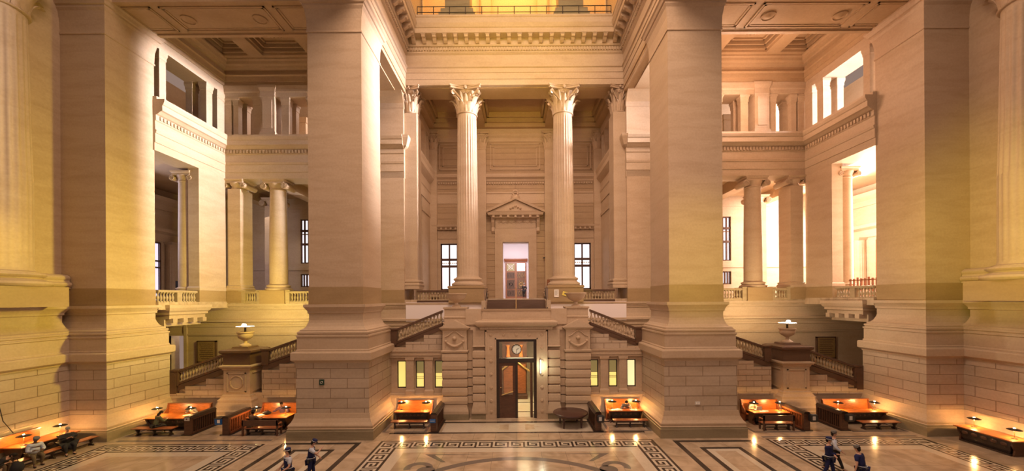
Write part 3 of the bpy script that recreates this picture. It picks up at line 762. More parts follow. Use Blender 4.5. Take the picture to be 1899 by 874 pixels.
# ------------------------------------------------------------------ porch beyond the columns
q = MB(); q.box(-9, 9, 34.4, 42, 26.6, 26.9); q.box(-9, 9, 34.4, 35.0, 25.3, 26.6); q.box(-9, 9, 40.6, 42, 25.3, 26.6)
for x in (-3.8, 3.8): q.box(x-.75, x+.75, 35, 40.6, 25.3, 26.6)
for s in (-1, 1): q.box(*sorted((s*8.2, s*9.0)), 35, 40.6, 25.3, 26.6)
for a, b_ in ((-8.2, -4.55), (-3.05, 3.05), (4.55, 8.2)):
    for d, z in ((0, 25.7), (.25, 26.1)):
        e = d+.2
        q.box(a+d, a+e, 35+d, 40.6-d, z, 26.6); q.box(b_-e, b_-d, 35+d, 40.6-d, z, 26.6); q.box(a+d, b_-d, 35+d, 35+e, z, 26.6); q.box(a+d, b_-d, 40.6-e, 40.6-d, z, 26.6)
q.box(-9, 9, 32.6, 34.4, 25.0, 25.3)
o = q.build('ceiling_3', 'ceil'); struct(o, 'coffered porch ceiling')
BW = 41.5
q = MB()
wins = [(-7.80, -6.05, 8.75, 13.55), (6.05, 7.80, 8.75, 13.55)]
def wall_with_holes(mb, x0, x1, y0, y1, z0, z1, holes):
    xs = sorted({x0, x1} | {h[0] for h in holes} | {h[1] for h in holes})
    for a, b_ in zip(xs, xs[1:]):
        hs = sorted([h for h in holes if h[0] <= a and h[1] >= b_], key=lambda h: h[2]); z = z0
        for h in hs:
            if h[2] > z: mb.box(a, b_, y0, y1, z, h[2])
            z = h[3]
        if z < z1: mb.box(a, b_, y0, y1, z, z1)
wall_with_holes(q, -9.2, 9.2, BW, BW+.9, 7.6, 25.4, wins + [(-1.34, 1.34, 7.6, 13.66)])
o = q.build('wall_back_4', 'panelled'); struct(o, 'porch back wall with the tall doorway'); wb = o
q = MB(); q.sweep([(-9, BW), (9, BW)], [(-.1, 17.7), (.04, 17.7), (.04, 18.7), (.10, 18.74), (.10, 18.9), (-.1, 18.9)])
q.sweep([(-9, BW), (9, BW)], [(-.1, 20.0), (.06, 20.0), (.12, 20.2), (.3, 20.4), (.34, 20.6), (.34, 20.72), (-.1, 20.72)])
q.sweep([(-9, BW), (9, BW)], [(-.1, 24.1), (.06, 24.1), (.06, 24.5), (.2, 24.7), (.2, 24.9), (.4, 25.2), (.4, 25.4), (-.1, 25.4)])
dentils(q, -8.8, 8.8, BW, 'x', 19.72, 19.92, 0, .12, .25)
q.build('moulding', 'stone', wb)
q = MB()
for a, b_ in ((-7.9, -4.5), (-2.6, 2.6), (4.5, 7.9)):
    for d, w2 in ((0, .08), (.35, .07)):
        x0, x1, z0, z1 = a+d, b_-d, 21.2+d, 23.9-d
        q.box(x0, x1, BW-.06, BW, z0, z0+w2); q.box(x0, x1, BW-.06, BW, z1-w2, z1); q.box(x0, x0+w2, BW-.06, BW, z0, z1); q.box(x1-w2, x1, BW-.06, BW, z0, z1)
q.build('panel_moulding', 'stone', wb)
# porch side walls
for s in (-1, 1):
    w_ = BAY[s]; q = MB(s)
    q.box(8.8, 10.4, 34.4, BW, 17.6, 20.9); q.box(8.8, 10.4, 34.4, BW, 24.5, 25.4); q.box(8.8, 10.4, 37.6, BW, 7.6, 17.6)
    q.box(8.8, 10.4, 34.4, 35.0, 7.6, 17.6)
    q.sweep([(8.8, 34.9), (8.8, BW)], [(0, 17.6), (-.06, 17.6), (-.06, 18.6), (-.12, 18.7), (-.12, 18.9), (-.03, 19), (-.03, 19.6), (-.3, 19.9), (-.45, 20.1), (-.45, 20.5), (-.55, 20.8), (-.55, 20.9), (0, 20.9)])
    q.box(8.72, 10.4, 37.4, BW, 16.2, 16.5)
    for a, b_ in ((34.4, 34.9), (36.0, 36.4), (39.4, 39.8), (40.8, BW)): q.box(8.85, 9.3, a, b_, 20.9, 24.5)
    o = q.build('wall_porch_%d' % (1 if s < 0 else 2), 'stone'); struct(o, 'porch side wall beside the ' + w_)
# doorway surround with pediment
t = sthing('trim_doorway', (0, BW, 7.8), 'stone pedimented frame around the tall upper doorway', 'door frame')
q = MB()
for s in (-1, 1): q.box(*sorted((s*1.34, s*2.15)), -.18, .0, 0, 6.4); q.box(*sorted((s*1.345, s*1.85)), -.26, -.01, 0, 6.2); q.box(*sorted((s*1.35, s*1.6)), -.33, -.02, 0, 5.86)
q.box(-2.15, 2.15, -.18, 0, 6.4, 7.3); q.box(-1.85, 1.85, -.26, -.01, 6.2, 6.95); q.box(-1.6, 1.6, -.33, -.02, 5.86, 6.6)
q.build('architrave', 'stone', t)
MB().box(-2.1, 2.1, -.2, 0, 7.3, 8.25).build('frieze', 'stone', t)
q = MB(); q.rect(-2.35, 2.35, -.45, 0, [(0, 8.25), (.12, 8.3), (.18, 8.5), (.45, 8.55), (.5, 8.75), (.52, 8.8)])
q.prism([(-2.87, 8.8), (2.87, 8.8), (0, 10.1)], 'y', -.75, 0); q.build('pediment', 'stone', t)
q = MB(); q.prism([(-2.1, 8.95), (2.1, 8.95), (0, 9.75)], 'y', -.80, -.7)
for sg in (-1, 1): q.hexa([(sg*2.95, -.97, 8.8), (sg*2.95, 0, 8.8), (0, 0, 10.12), (0, -.97, 10.12)], [(sg*2.98, -1.0, 9.0), (sg*2.98, 0, 9.0), (0, 0, 10.34), (0, -1.0, 10.34)])
q.build('raking_cornice', 'stone', t)
for i in range(7): MB().box(-2.25+i*.75-.12, -2.25+i*.75+.12, -.85, -.4, 8.3, 8.55).build('bracket', 'stone', t)
for sg in (-1, 1): MB().prism([(0, 8.3), (-.55, 8.3), (-.5, 7.9), (-.25, 7.4), (-.3, 7.0), (-.1, 6.8), (0, 6.8)], 'x', sg*2.32-.16, sg*2.32+.16).build('console', 'carved', t)
q = MB(); q.lathe([(.5, 10.2), (.45, 10.5), (.2, 10.6)], 0, -.5, 12); q.tube([(.26*math.cos(2*PI*k/16), -.5, 10.85+.26*math.sin(2*PI*k/16)) for k in range(16)], .09, 6, True)
q.build('acroterion', 'carved', t, True)
q = MB()
for i in range(10):
    pts = [(-1.9+i*.42+u*.07, -.24, 8.0-.16*math.sin(PI*u/6)) for u in range(7)]; q.tube(pts, .035, 5)
for k in range(5): q.ball(((k-2)*.25, -.83, 9.2+.12*(2-abs(k-2))), .12, 7, 5)
q.build('garland', 'carved', t, True)
# corridor beyond and the carved wooden door
q = MB(); q.box(-3.2, 3.2, 50, 50.4, 7.6, 15); struct(q.build('wall_back_5', 'white_plaster'), 'pale wall at the end of the corridor')
q = MB(); q.box(-3.4, -3.0, BW+.9, 50, 7.6, 15); q.box(3.0, 3.4, BW+.9, 50, 7.6, 15); struct(q.build('wall_corridor', 'white_plaster'), 'side walls of the corridor')
struct(MB().box(-3.4, 3.4, BW+.9, 50, 14.6, 15).build('ceiling_corridor', 'white_plaster'), 'pale corridor ceiling')
struct(MB().box(-3.4, 3.4, BW-.2, 50.4, 7.4, 7.82).build('floor_corridor', 'fl_light'), 'corridor floor')
struct(MB().box(-9, 9, 32.3, BW, 7.3, 7.75).build('floor_porch', 'floor'), 'porch floor at gallery level')
d1 = MB().box(-1.3, 1.3, 49.75, 50, 7.82, 12.4).build('door_1', 'mid_wood'); struct(d1, 'carved red-brown double door at the corridor end')
q = MB(); q.rect(-1.35, 1.35, 49.7, 49.95, [(0, 12.4), (.06, 12.45), (.12, 12.7), (.12, 12.8)]); q.build('cornice', 'mid_wood', d1)
q = MB()
for s in (-1, 1):
    for z0, z1 in ((8.1, 8.9), (9.0, 10.2), (10.3, 11.1)): q.box(*sorted((s*.14, s*1.1)), 49.70, 49.76, z0, z1)
q.build('leaf_panel', 'dark_wood', d1)
for s in (-1, 1):
    q = MB(); a, b_ = sorted((s*.14, s*1.14)); q.box(a, b_, 49.70, 49.74, 11.25, 12.2); q.build('transom_pane', 'day_glass' if s > 0 else 'dim_lit', d1)
    q = MB()
    for z0, z1 in ((8.2, 8.8), (9.1, 10.1), (10.4, 11.0)):
        for k in range(5):
            xx = s*(.24+k*.19); q.tube([(xx, 49.68, z0), (xx+s*.1, 49.68, (z0+z1)/2), (xx, 49.68, z1)], .025, 5)
    q.tube([(s*.62+.2*math.cos(2*PI*k/12), 49.67, 9.6+.2*math.sin(2*PI*k/12)) for k in range(12)], .05, 5, True)
    q.build('grille', 'black_wood' if s < 0 else 'brass', d1, True)
q = MB(); q.tube([(-1.1, 49.66, 11.3), (-.2, 49.66, 12.15)], .03, 5); q.tube([(-1.1, 49.66, 12.15), (-.2, 49.66, 11.3)], .03, 5)
q.tube([(-.65+.25*math.cos(2*PI*k/12), 49.66, 11.72+.25*math.sin(2*PI*k/12)) for k in range(12)], .03, 5, True); q.build('transom_grille', 'paper', d1)

# windows of the back walls
wn = [0]
def window(x0, x1, z0, z1, y, s, mat_pane, frame_mat, label, transom=None, hood=True, cols=2, band=True):
    wn[0] += 1; a, b_ = (x0, x1) if s > 0 else (-x1, -x0)
    q = MB(); fw = .12
    q.box(a, a+fw, y+.15, y+.35, z0, z1); q.box(b_-fw, b_, y+.15, y+.35, z0, z1); q.box(a, b_, y+.15, y+.35, z0, z0+fw); q.box(a, b_, y+.15, y+.35, z1-fw, z1)
    for k in range(1, cols): xx = a+(b_-a)*k/cols; q.box(xx-.08, xx+.08, y+.12, y+.36, z0, z1)
    if transom:
        for z in transom: q.box(a, b_, y+.10, y+.37, z-.12, z+.12)
    o = q.build('window_%d' % wn[0], frame_mat); struct(o, label)
    MB().box(a+.02, b_-.02, y+.25, y+.28, z0+.02, z1-.02).build('pane', mat_pane, o)
    if band and transom:
        q = MB(); z = transom[0]-.35
        for k in range(8):
            xx = a+.2+(b_-a-.4)*k/7; q.ball((xx, y+.2, z), .07, 6, 4)
        q.build('lead_ornament', 'brass', o)
    if hood:
        q = MB(); q.box(a-.35, a, y-.12, y+.2, z0-.2, z1+.45); q.box(b_, b_+.35, y-.12, y+.2, z0-.2, z1+.45); q.box(a, b_, y-.12, y+.2, z1, z1+.45)
        q.box(a-.3, b_+.3, y-.1, y, z1+.5, z1+1.3)
        q.rect(a-.5, b_+.5, y-.2, y, [(0, z1+1.4), (.05, z1+1.5), (.3, z1+1.7), (.35, z1+1.9)])
        for k in range(6): xx = a-.35+(b_-a+.7)*k/5; q.box(xx-.09, xx+.09, y-.45, y, z1+1.42, z1+1.62)
        q.build('window_surround', 'stone', o)
    return o
for s in (-1, 1):
    w_ = {-1: 'dim', 1: 'bright'}[s]
    window(6.05, 7.80, 8.75, 13.55, BW, s, 'day_glass', 'dark_wood', 'dark-framed daylit porch window, %s side' % w_, transom=(11.9, 11.2))

# gallery rooms behind the side bays
for s in (-1, 1):
    w_ = {-1: 'dim', 1: 'bright'}[s]; W = BAY[s]
    q = MB(s); holes = [(21.2, 22.4, 11.6, 16.2), (21.2, 22.4, 9.15, 10.5)]
    wall_with_holes(q, 10.4, 36, BW, BW+.8, 7.6, 29, holes)
    o = q.build('wall_gallery_%d' % (1 if s < 0 else 2), 'stone'); struct(o, 'far gallery wall behind the ' + W)
    q = MB(s); q.sweep([(10.4, BW), (36, BW)], [(.1, 17.2), (-.1, 17.2), (-.1, 17.9), (-.4, 18.1), (-.4, 18.3), (.1, 18.3)])
    q.sweep([(10.4, BW), (36, BW)], [(.1, 10.9), (-.12, 10.9), (-.12, 11.2), (.1, 11.2)]); q.build('moulding', 'stone', o)
    window(21.2, 22.4, 11.6, 16.2, BW, s, 'day_glass', 'dark_wood', 'tall leaded gallery window behind the ionic column, %s side' % w_, transom=(15.0, 13.6), cols=3, hood=False)
    window(21.2, 22.4, 9.15, 10.5, BW, s, 'day_glass', 'dark_wood', 'small lattice window under the tall gallery window, %s side' % w_, cols=4, hood=False)
    q = MB(s); q.box(10.4, 36, 33.8, BW, 18.3, 18.8)
    for x in (14, 19.9, 25.5): q.box(x-.5, x+.5, 33.8, BW, 17.4, 18.3)
    struct(q.build('ceiling_%d' % (4 if s < 0 else 5), 'ceil'), 'ceiling of the gallery behind the ' + W)
    struct(MB(s).box(10.4, 36, 33.8, BW, 20.5, 20.9).build('floor_upper_%d' % (1 if s < 0 else 2), 'ceil'), 'upper gallery floor, %s side' % w_)
    # square piers behind the upper screen
    for k, x in enumerate((22.6, 19.9, 17.0)):
        t = thing('gallery_pier', (s*x, 37.6, 20.9), 'short square pier in the upper gallery behind the ' + W, 'pier', 'upper gallery piers, %s side' % w_)
        MB().rect(-.4, .4, -.4, .4, [(.06, 0), (.06, .25), (0, .3), (0, 3.4), (.05, 3.45), (.1, 3.7), (.15, 3.9)]).build('shaft', 'stone', t)
    # ionic columns
    if s < 0:
        t = thing('ionic_column', (-19.6, 33.0, 0), 'unfluted ionic column standing free in the gallery of the dim bay', 'column', 'gallery ionic columns')
        MB().box(-1.0, 1.0, -1.0, 1.0, 7.5, 8.58).build('pedestal', 'band', t)
        m = MB(); attic_base(m, .68, 8.58, .5); m.build('base', 'stone', t, True)
        m = MB(); m.lathe([(.68, 9.08), (.68, 11), (.665, 13), (.60, 16.75)], n=40); m.build('shaft', 'stone', t, True)
        m = MB(); ionic_capital(m, .60, 16.75, .85); m.build('capital', 'carved', t, True)
        ion = t
    else:
        copy_thing(ion, (19.6, 33.0, 0), 0, 'unfluted ionic column standing free in the gallery of the bright bay')
    # flat ionic pilasters at the bay corner and beyond
    for (x, y, wd, dp, lab) in ((22.75, 33.0, 1.0, 1.5, 'flat pilaster with ionic capital in the bay corner, %s side'),
                               (18.9, 41.0, .9, .8, 'far pilaster with ionic capital beside the gallery window, %s side'),
                               (23.3, 38.6, 1.3, 1.0, 'far square ionic pier in the gallery, %s side'),
                               (13.6, 33.0, 1.0, 1.4, 'ionic pilaster near the rear pier, %s side')):
        t = thing('ionic_pilaster', (s*x, y, 0), lab % w_, 'pilaster')
        MB().rect(-wd/2, wd/2, -dp/2, dp/2, [(.1, 7.6), (.1, 8.58)]).build('pedestal', 'band', t)
        MB().rect(-wd/2, wd/2, -dp/2, dp/2, [(.14, 8.58), (.14, 8.75), (.06, 8.85), (.1, 8.95), (0, 9.02), (0, 16.8)]).build('shaft', 'shaft', t)
        m = MB(); ionic_capital(m, wd/2*1.0, 16.8, .8); o = m.build('capital', 'carved', t, True); o.scale = (1, dp/wd*.95, 1)
    # side gallery beyond the side opening
    q = MB(s); q.box(33.5, 34.2, 20, BW, 7.6, 29); o = q.build('wall_outer_%d' % (1 if s < 0 else 2), 'stone'); struct(o, 'outer wall of the side gallery, %s side' % w_)
    q = MB(s); q.sweep([(33.5, 20), (33.5, BW)], [(.1, 13.4), (-.15, 13.4), (-.15, 14.1), (-.5, 14.3), (-.5, 14.6), (.1, 14.6)])
    q.sweep([(33.5, 20), (33.5, BW)], [(.1, 16.4), (-.15, 16.4), (-.2, 16.9), (-.6, 17.2), (-.8, 17.5), (.1, 17.5)]); q.build('moulding', 'stone', o)
    t = thing('ionic_column', (s*24.75, 30.0, 0), 'slim ionic column seen through the side opening of the ' + W, 'column')
    MB().box(-.7, .7, -.7, .7, 7.6, 8.4).build('pedestal', 'band', t)
    m = MB(); attic_base(m, .5, 8.4, .4); m.build('base', 'stone', t, True)
    m = MB(); m.lathe([(.5, 8.8), (.5, 11), (.45, 16.6)], n=28); m.build('shaft', 'stone', t, True)
    m = MB(); ionic_capital(m, .46, 16.6, .8); m.build('capital', 'carved', t, True)
    for k, y in enumerate((31, 34.2, 38.5)):
        t = thing('fluted_pilaster', (s*33.2, y, 0), 'fluted half column on the outer gallery wall, %s side' % w_, 'pilaster', 'outer wall half columns, %s side' % w_)
        m = MB(); fluted(m, .5, .45, 8.4, 13.2, None, 16, 6); m.build('shaft', 'stone', t, True)
        MB().rect(-.5, .5, -.5, .5, [(.1, 7.6), (.1, 8.2), (.0, 8.4)]).build('base', 'stone', t)
        MB().rect(-.45, .45, -.45, .45, [(0, 13.2), (.15, 13.4)]).build('capital', 'stone', t)
    q = MB(s); q.box(25.0, 36, 24.5, 33.8, 18.0, 18.4); struct(q.build('ceiling_%d' % (6 if s < 0 else 7), 'ceil'), 'ceiling of the side gallery, %s side' % w_)
    q = MB(s); q.box(25.0, 36, 24.5, 33.8, 28.4, 28.8); struct(q.build('ceiling_%d' % (8 if s < 0 else 9), 'ceil'), 'upper ceiling of the side gallery, %s side' % w_)
# outer wall windows
wn[0] += 1
q = MB()
for a in (35.4, 36.35, 37.3): q.box(-33.45, -33.2, a-.07, a+.07, 7.75, 13.2)
for z in (7.8, 10.9, 11.5, 13.2): q.box(-33.45, -33.2, 35.4, 37.3, z-.07, z+.07)
o = struct(q.build('window_%d' % wn[0], 'dark_wood'), 'tall bluish daylit window of the side gallery, dim side')
MB().box(-33.45, -33.38, 35.4, 37.3, 7.8, 13.2).build('pane', 'blue_glass', o)
d2 = struct(MB(1).box(33.1, 33.4, 34.9, 36.7, 7.75, 13.0).build('door_2', 'mid_wood'), 'tall red-brown door of the bright side gallery')
MB().box(33.05, 33.12, 35.1, 35.7, 8.3, 12.6).build('pane', 'blue_glass', d2); MB().box(33.05, 33.12, 35.9, 36.5, 8.3, 12.6).build('pane', 'blue_glass', d2)
# ------------------------------------------------------------------ balustrades
q = MB(); q.box(-.085, .085, -.085, .085, 0, .08)
q.lathe([(.075, .08), (.05, .12), (.055, .16), (.085, .24), (.092, .30), (.075, .38), (.045, .46), (.038, .52), (.05, .56), (.058, .58), (.04, .60)], n=10)
q.box(-.075, .075, -.075, .075, .60, .66)
BALM = {}
for mt in ('rail', 'bal', 'stone'):
    o = q.build('baluster', mt, None, True); BALM[mt] = o.data; bpy.data.objects.remove(o)
def balustrade(p0, p1, n, mat, bmat, label, group=None, h=.98, wd=.34, ends=(True, True), zs=1.0, name='balustrade', posts=()):
    p0, p1 = Vector(p0), Vector(p1); L = (p1-p0).xy.length; ang = math.atan2(p1.y-p0.y, p1.x-p0.x); dz = p1.z-p0.z
    t = thing(name, p0, label, 'balustrade', group, ang)
    def slab(z0, z1, w_, nm, m_):
        a = w_/2; MB().hexa([(0,-a,z0), (L,-a,z0+dz), (L,a,z0+dz), (0,a,z0)], [(0,-a,z1), (L,-a,z1+dz), (L,a,z1+dz), (0,a,z1)]).build(nm, m_, t, bevel=.02)
    slab(0, h*.16, wd, 'base_rail', mat); slab(h*.84, h, wd*1.05, 'handrail', mat)
    bh = h*.68
    for i in range(n):
        u = (i+.5)/n
        if any(abs(u*L-pp) < .28 for pp in posts): continue
        o = bpy.data.objects.new('baluster', BALM[bmat]); C.objects.link(o); o.parent = t
        o.location = (L*u, 0, h*.16 + dz*u); o.scale = (1, 1, bh/.66)
    for k, e in enumerate(ends):
        if e:
            x = (0, L)[k]; zz = (0, dz)[k]; a = .22
            MB().rect(x-a, x+a, -a, a, [(0, zz+.01), (0, zz+h*.95), (.05, zz+h), (.05, zz+h+.1)]).build('end_post', mat, t)
    for pp in posts: MB().box(pp-.2, pp+.2, -wd/2, wd/2, dz*pp/L, h+dz*pp/L).build('middle_post', mat, t)
    return t
for s in (-1, 1):
    w_ = {-1: 'dim', 1: 'bright'}[s]; W = BAY[s]
    # gallery level, z 7.52 - 8.5
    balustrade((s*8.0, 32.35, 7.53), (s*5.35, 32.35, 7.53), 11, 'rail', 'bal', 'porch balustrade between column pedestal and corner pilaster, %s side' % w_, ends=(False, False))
    balustrade((s*22.1, 32.4, 7.53), (s*20.7, 32.4, 7.53), 7, 'bal', 'bal', 'short gallery balustrade between corner pilaster and ionic column, %s side' % w_, ends=(True, True))
    balustrade((s*18.5, 32.4, 7.53), (s*14.4, 32.4, 7.53), 18, 'bal', 'bal', 'gallery balustrade between ionic column and rear pier, %s side' % w_, ends=(True, True))
    balustrade((s*23.55, 26.1, 7.53), (s*23.55, 29.3, 7.53), 14, 'bal', 'bal', 'side gallery balustrade in the opening of the ' + W, ends=(False, False), posts=(1.65,))

# ------------------------------------------------------------------ stairs
def stair(s, X0, Z0, X1, Z1, y0, y1, name, label, nstep, zb=1.3, yf=0.0):
    # solid flight rising from (X0,Z0) to (X1,Z1); mirrored by s
    t = thing(name, (s*(X0+X1)/2, (y0+y1)/2, 0), label, 'stairs')
    L_ = (-s*(X0+X1)/2, -(y0+y1)/2, 0)
    pts = [(X0, 0)]; st = (X1-X0)/nstep; rz = (Z1-Z0)/nstep
    for i in range(nstep): pts += [(X0+i*st, Z0+(i+1)*rz), (X0+(i+1)*st, Z0+(i+1)*rz)]
    pts.append((X1, 0))
    q = MB(s); q.prism(pts, 'y', y0+.05, y1); o = q.build('steps', 'stone', t); o.location = L_
    q = MB(s); big = max(3, nstep//3); st2 = (X1-X0)/big; rz2 = (Z1-Z0)/big; pts = [(X0, zb)]
    for i in range(big): pts += [(X0+i*st2, Z0+i*rz2-.25), (X0+(i+1)*st2, Z0+i*rz2-.25)]
    pts.append((X1, zb)); q.prism(pts, 'y', y0-.18-yf, y0+.045); o = q.build('masonry_face', 'ashlar', t); o.location = L_
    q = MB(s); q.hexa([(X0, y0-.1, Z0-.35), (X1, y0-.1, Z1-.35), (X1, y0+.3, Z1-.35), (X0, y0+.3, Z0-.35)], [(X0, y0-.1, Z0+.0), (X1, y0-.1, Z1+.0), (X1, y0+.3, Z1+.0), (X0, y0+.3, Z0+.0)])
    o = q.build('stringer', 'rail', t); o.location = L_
    return t
def foot(s, x0, x1, y, label):
    q = MB(s); pr = [(0, 0), (.52, 0), (.52, .42), (.46, .46), (.46, .62), (.30, .70), (.22, .95), (.14, 1.15), (.14, 1.3), (.10, 1.34), (.10, 1.46), (.04, 1.5), (.04, 1.62), (0, 1.66)]
    q.sweep([(x0, y), (x1, y)], pr); trim(q, 'stone', label)
YS = 26.65
for s in (-1, 1):
    w_ = {-1: 'dim', 1: 'bright'}[s]; W = BAY[s]
    stair(s, -(-23.4), 1.85, 19.2, 3.35, YS, 29.6, 'stair_flight', 'lower stair flight rising behind the desks to the lamp pedestal, ' + W, 9)
    stair(s, 16.9, 3.4, 13.4, 4.6, YS, 29.6, 'stair_flight', 'middle stair flight from the lamp pedestal up behind the great pier, ' + W, 7)
    t = sthing('floor_landing', (s*11, 28.2, 0), 'landing hidden behind the great pier, ' + W, 'landing')
    MB(s).box(-2.4, 2.8, -1.5, 1.5, 0, 4.75).build('slab', 'ashlar', t)
    t2 = sthing('floor_landing', (s*18, 28.3, 0), 'stair landing behind the lamp pedestal, ' + W, 'landing')
    MB(s).box(-1.15, 1.25, -.25, 1.3, 0, 3.4).build('slab', 'ashlar', t2)
    stair(s, 8.5, 4.75, 4.9, 6.1, 26.6, 29.6, 'stair_flight', 'upper stair flight over the small lit windows, reaching the portal, ' + SIDE[s], 8, 4.45, .1)
    foot(1 if s > 0 else -1, 23.4, 12.2, 26.5, 'flared wall foot behind the desks of the ' + W) if s > 0 else foot(-1, 23.4, 12.2, 26.5, 'flared wall foot behind the desks of the ' + W)
    bl = 'brown stone balustrade of the %s stair flight, ' + W
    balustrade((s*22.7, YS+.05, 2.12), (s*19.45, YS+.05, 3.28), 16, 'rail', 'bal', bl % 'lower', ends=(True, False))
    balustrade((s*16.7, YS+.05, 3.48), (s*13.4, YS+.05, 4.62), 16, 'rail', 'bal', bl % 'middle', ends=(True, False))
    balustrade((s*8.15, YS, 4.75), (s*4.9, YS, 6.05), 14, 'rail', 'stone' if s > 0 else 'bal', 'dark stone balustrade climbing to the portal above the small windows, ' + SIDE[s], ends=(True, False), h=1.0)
    # rolled end of the handrail
    o = thing('newel_scroll', (s*22.95, YS, 1.6), 'rounded newel stone ending the lower balustrade, ' + W, 'newel post')
    MB().prism([(-.35, 0), (.35, 0), (.35, 1.1)] + [(.35*math.cos(k/8*PI), 1.1+.35*math.sin(k/8*PI)) for k in range(1, 8)] + [(-.35, 1.1)], 'y', -.2, .2).build('body', 'rail', o)
    # pedestal with lamp urn
    t = thing('lamp_pedestal', (s*18.3, 26.95, 0), 'tall panelled stone pedestal on the stair landing between the desks, ' + W, 'pedestal')
    a = .86
    MB().rect(-a, a, -a, a, [(.62, 0), (.62, .42), (.55, .46), (.55, .64), (.40, .72), (.34, .95), (.26, 1.15), (.26, 1.3), (.18, 1.36), (.1, 1.46), (.1, 1.56), (0, 1.62)]).build('foot', 'stone', t)
    MB().rect(-a, a, -a, a, [(0, 1.62), (0, 3.2)]).build('die', 'stone', t)
    q = MB()
    for b0, b1, z in ((.62, .55, -.05),):
        q.box(-.62, .62, -a-.05, -a, 1.78, 1.86); q.box(-.62, .62, -a-.05, -a, 2.98, 3.06); q.box(-.62, -.54, -a-.05, -a, 1.78, 3.06); q.box(.54, .62, -a-.05, -a, 1.78, 3.06)
        for sg in (-1, 1): q.box(*sorted((sg*a, sg*(a+.05))), -.62, .62, 1.78, 1.86); q.box(*sorted((sg*a, sg*(a+.05))), -.62, .62, 2.98, 3.06)
    q.build('panel_moulding', 'stone', t)
    q = MB()
    if s < 0: q.tube([(.42*math.cos(2*PI*k/24), -a-.01, 2.42+.42*math.sin(2*PI*k/24)) for k in range(24)], .05, 6, True); q.build('wreath', 'carved', t, True)
    MB().rect(-a, a, -a, a, [(0, 3.2), (.06, 3.24), (.06, 3.3), (.14, 3.36), (.2, 3.45), (.2, 3.52), (0, 3.56)]).build('cornice', 'stone', t)
    MB().rect(-a, a, -a, a, [(.02, 3.56), (.02, 4.25), (.10, 4.3), (.18, 4.38), (.18, 4.5), (.06, 4.55), (-.3, 4.6), (-.35, 4.7)]).build('cap', 'rail', t)
    t = thing('urn_lamp', (s*18.3, 26.95, 4.7), 'stone urn topped by a brilliant flat lamp, on the stair pedestal, ' + W, 'lamp')
    MB().lathe([(.34, 0), (.34, .08), (.24, .14), (.12, .22), (.10, .34), (.2, .42), (.40, .55), (.46, .72), (.46, .86), (.52, .9), (.52, .98), (.36, .98), (.3, .9)], n=24).build('urn', 'carved', t, True)
    MB().lathe([(.06, .9), (.06, 1.22), (.1, 1.26)], n=10).build('stem', 'metal', t, True)
    MB().lathe([(.16, 1.24), (.50, 1.29), (.54, 1.32), (.50, 1.34), (.1, 1.34)], n=24).build('dish', 'white_plaster', t, True)
    MB().ball((0, -.12, 1.42), .13, 10, 7, (1, 1, .8)).build('bulb', 'halogen', t, True)
    lamp('urn_lamp_light', 'POINT', (s*18.3, 26.75, 6.35), {-1: 330, 1: 400}[s], (1, .80, .52), .2)
    # plaque
    t = MB(s).box(24.3, 25.65, 32.12, 32.2, 2.9, 4.45).build('wall_plaque', 'bronze'); tag(t, 'square bronze plaque on the wall above the lower stair, ' + W, 'plaque', None, 'thing')
    q = MB(s); q.box(24.2, 25.75, 32.14, 32.3, 2.8, 2.9); q.box(24.2, 25.75, 32.14, 32.3, 4.45, 4.55); q.box(24.2, 24.3, 32.14, 32.3, 2.8, 4.55); q.box(25.65, 25.75, 32.14, 32.3, 2.8, 4.55); q.build('frame', 'rail', t)
    q = MB(s)
    for k in range(8): q.box(24.42, 25.53 - (k*37 % 5)*.04, 32.105, 32.12, 4.28-k*.17, 4.33-k*.17)
    q.build('lettering_line', 'rail', t)

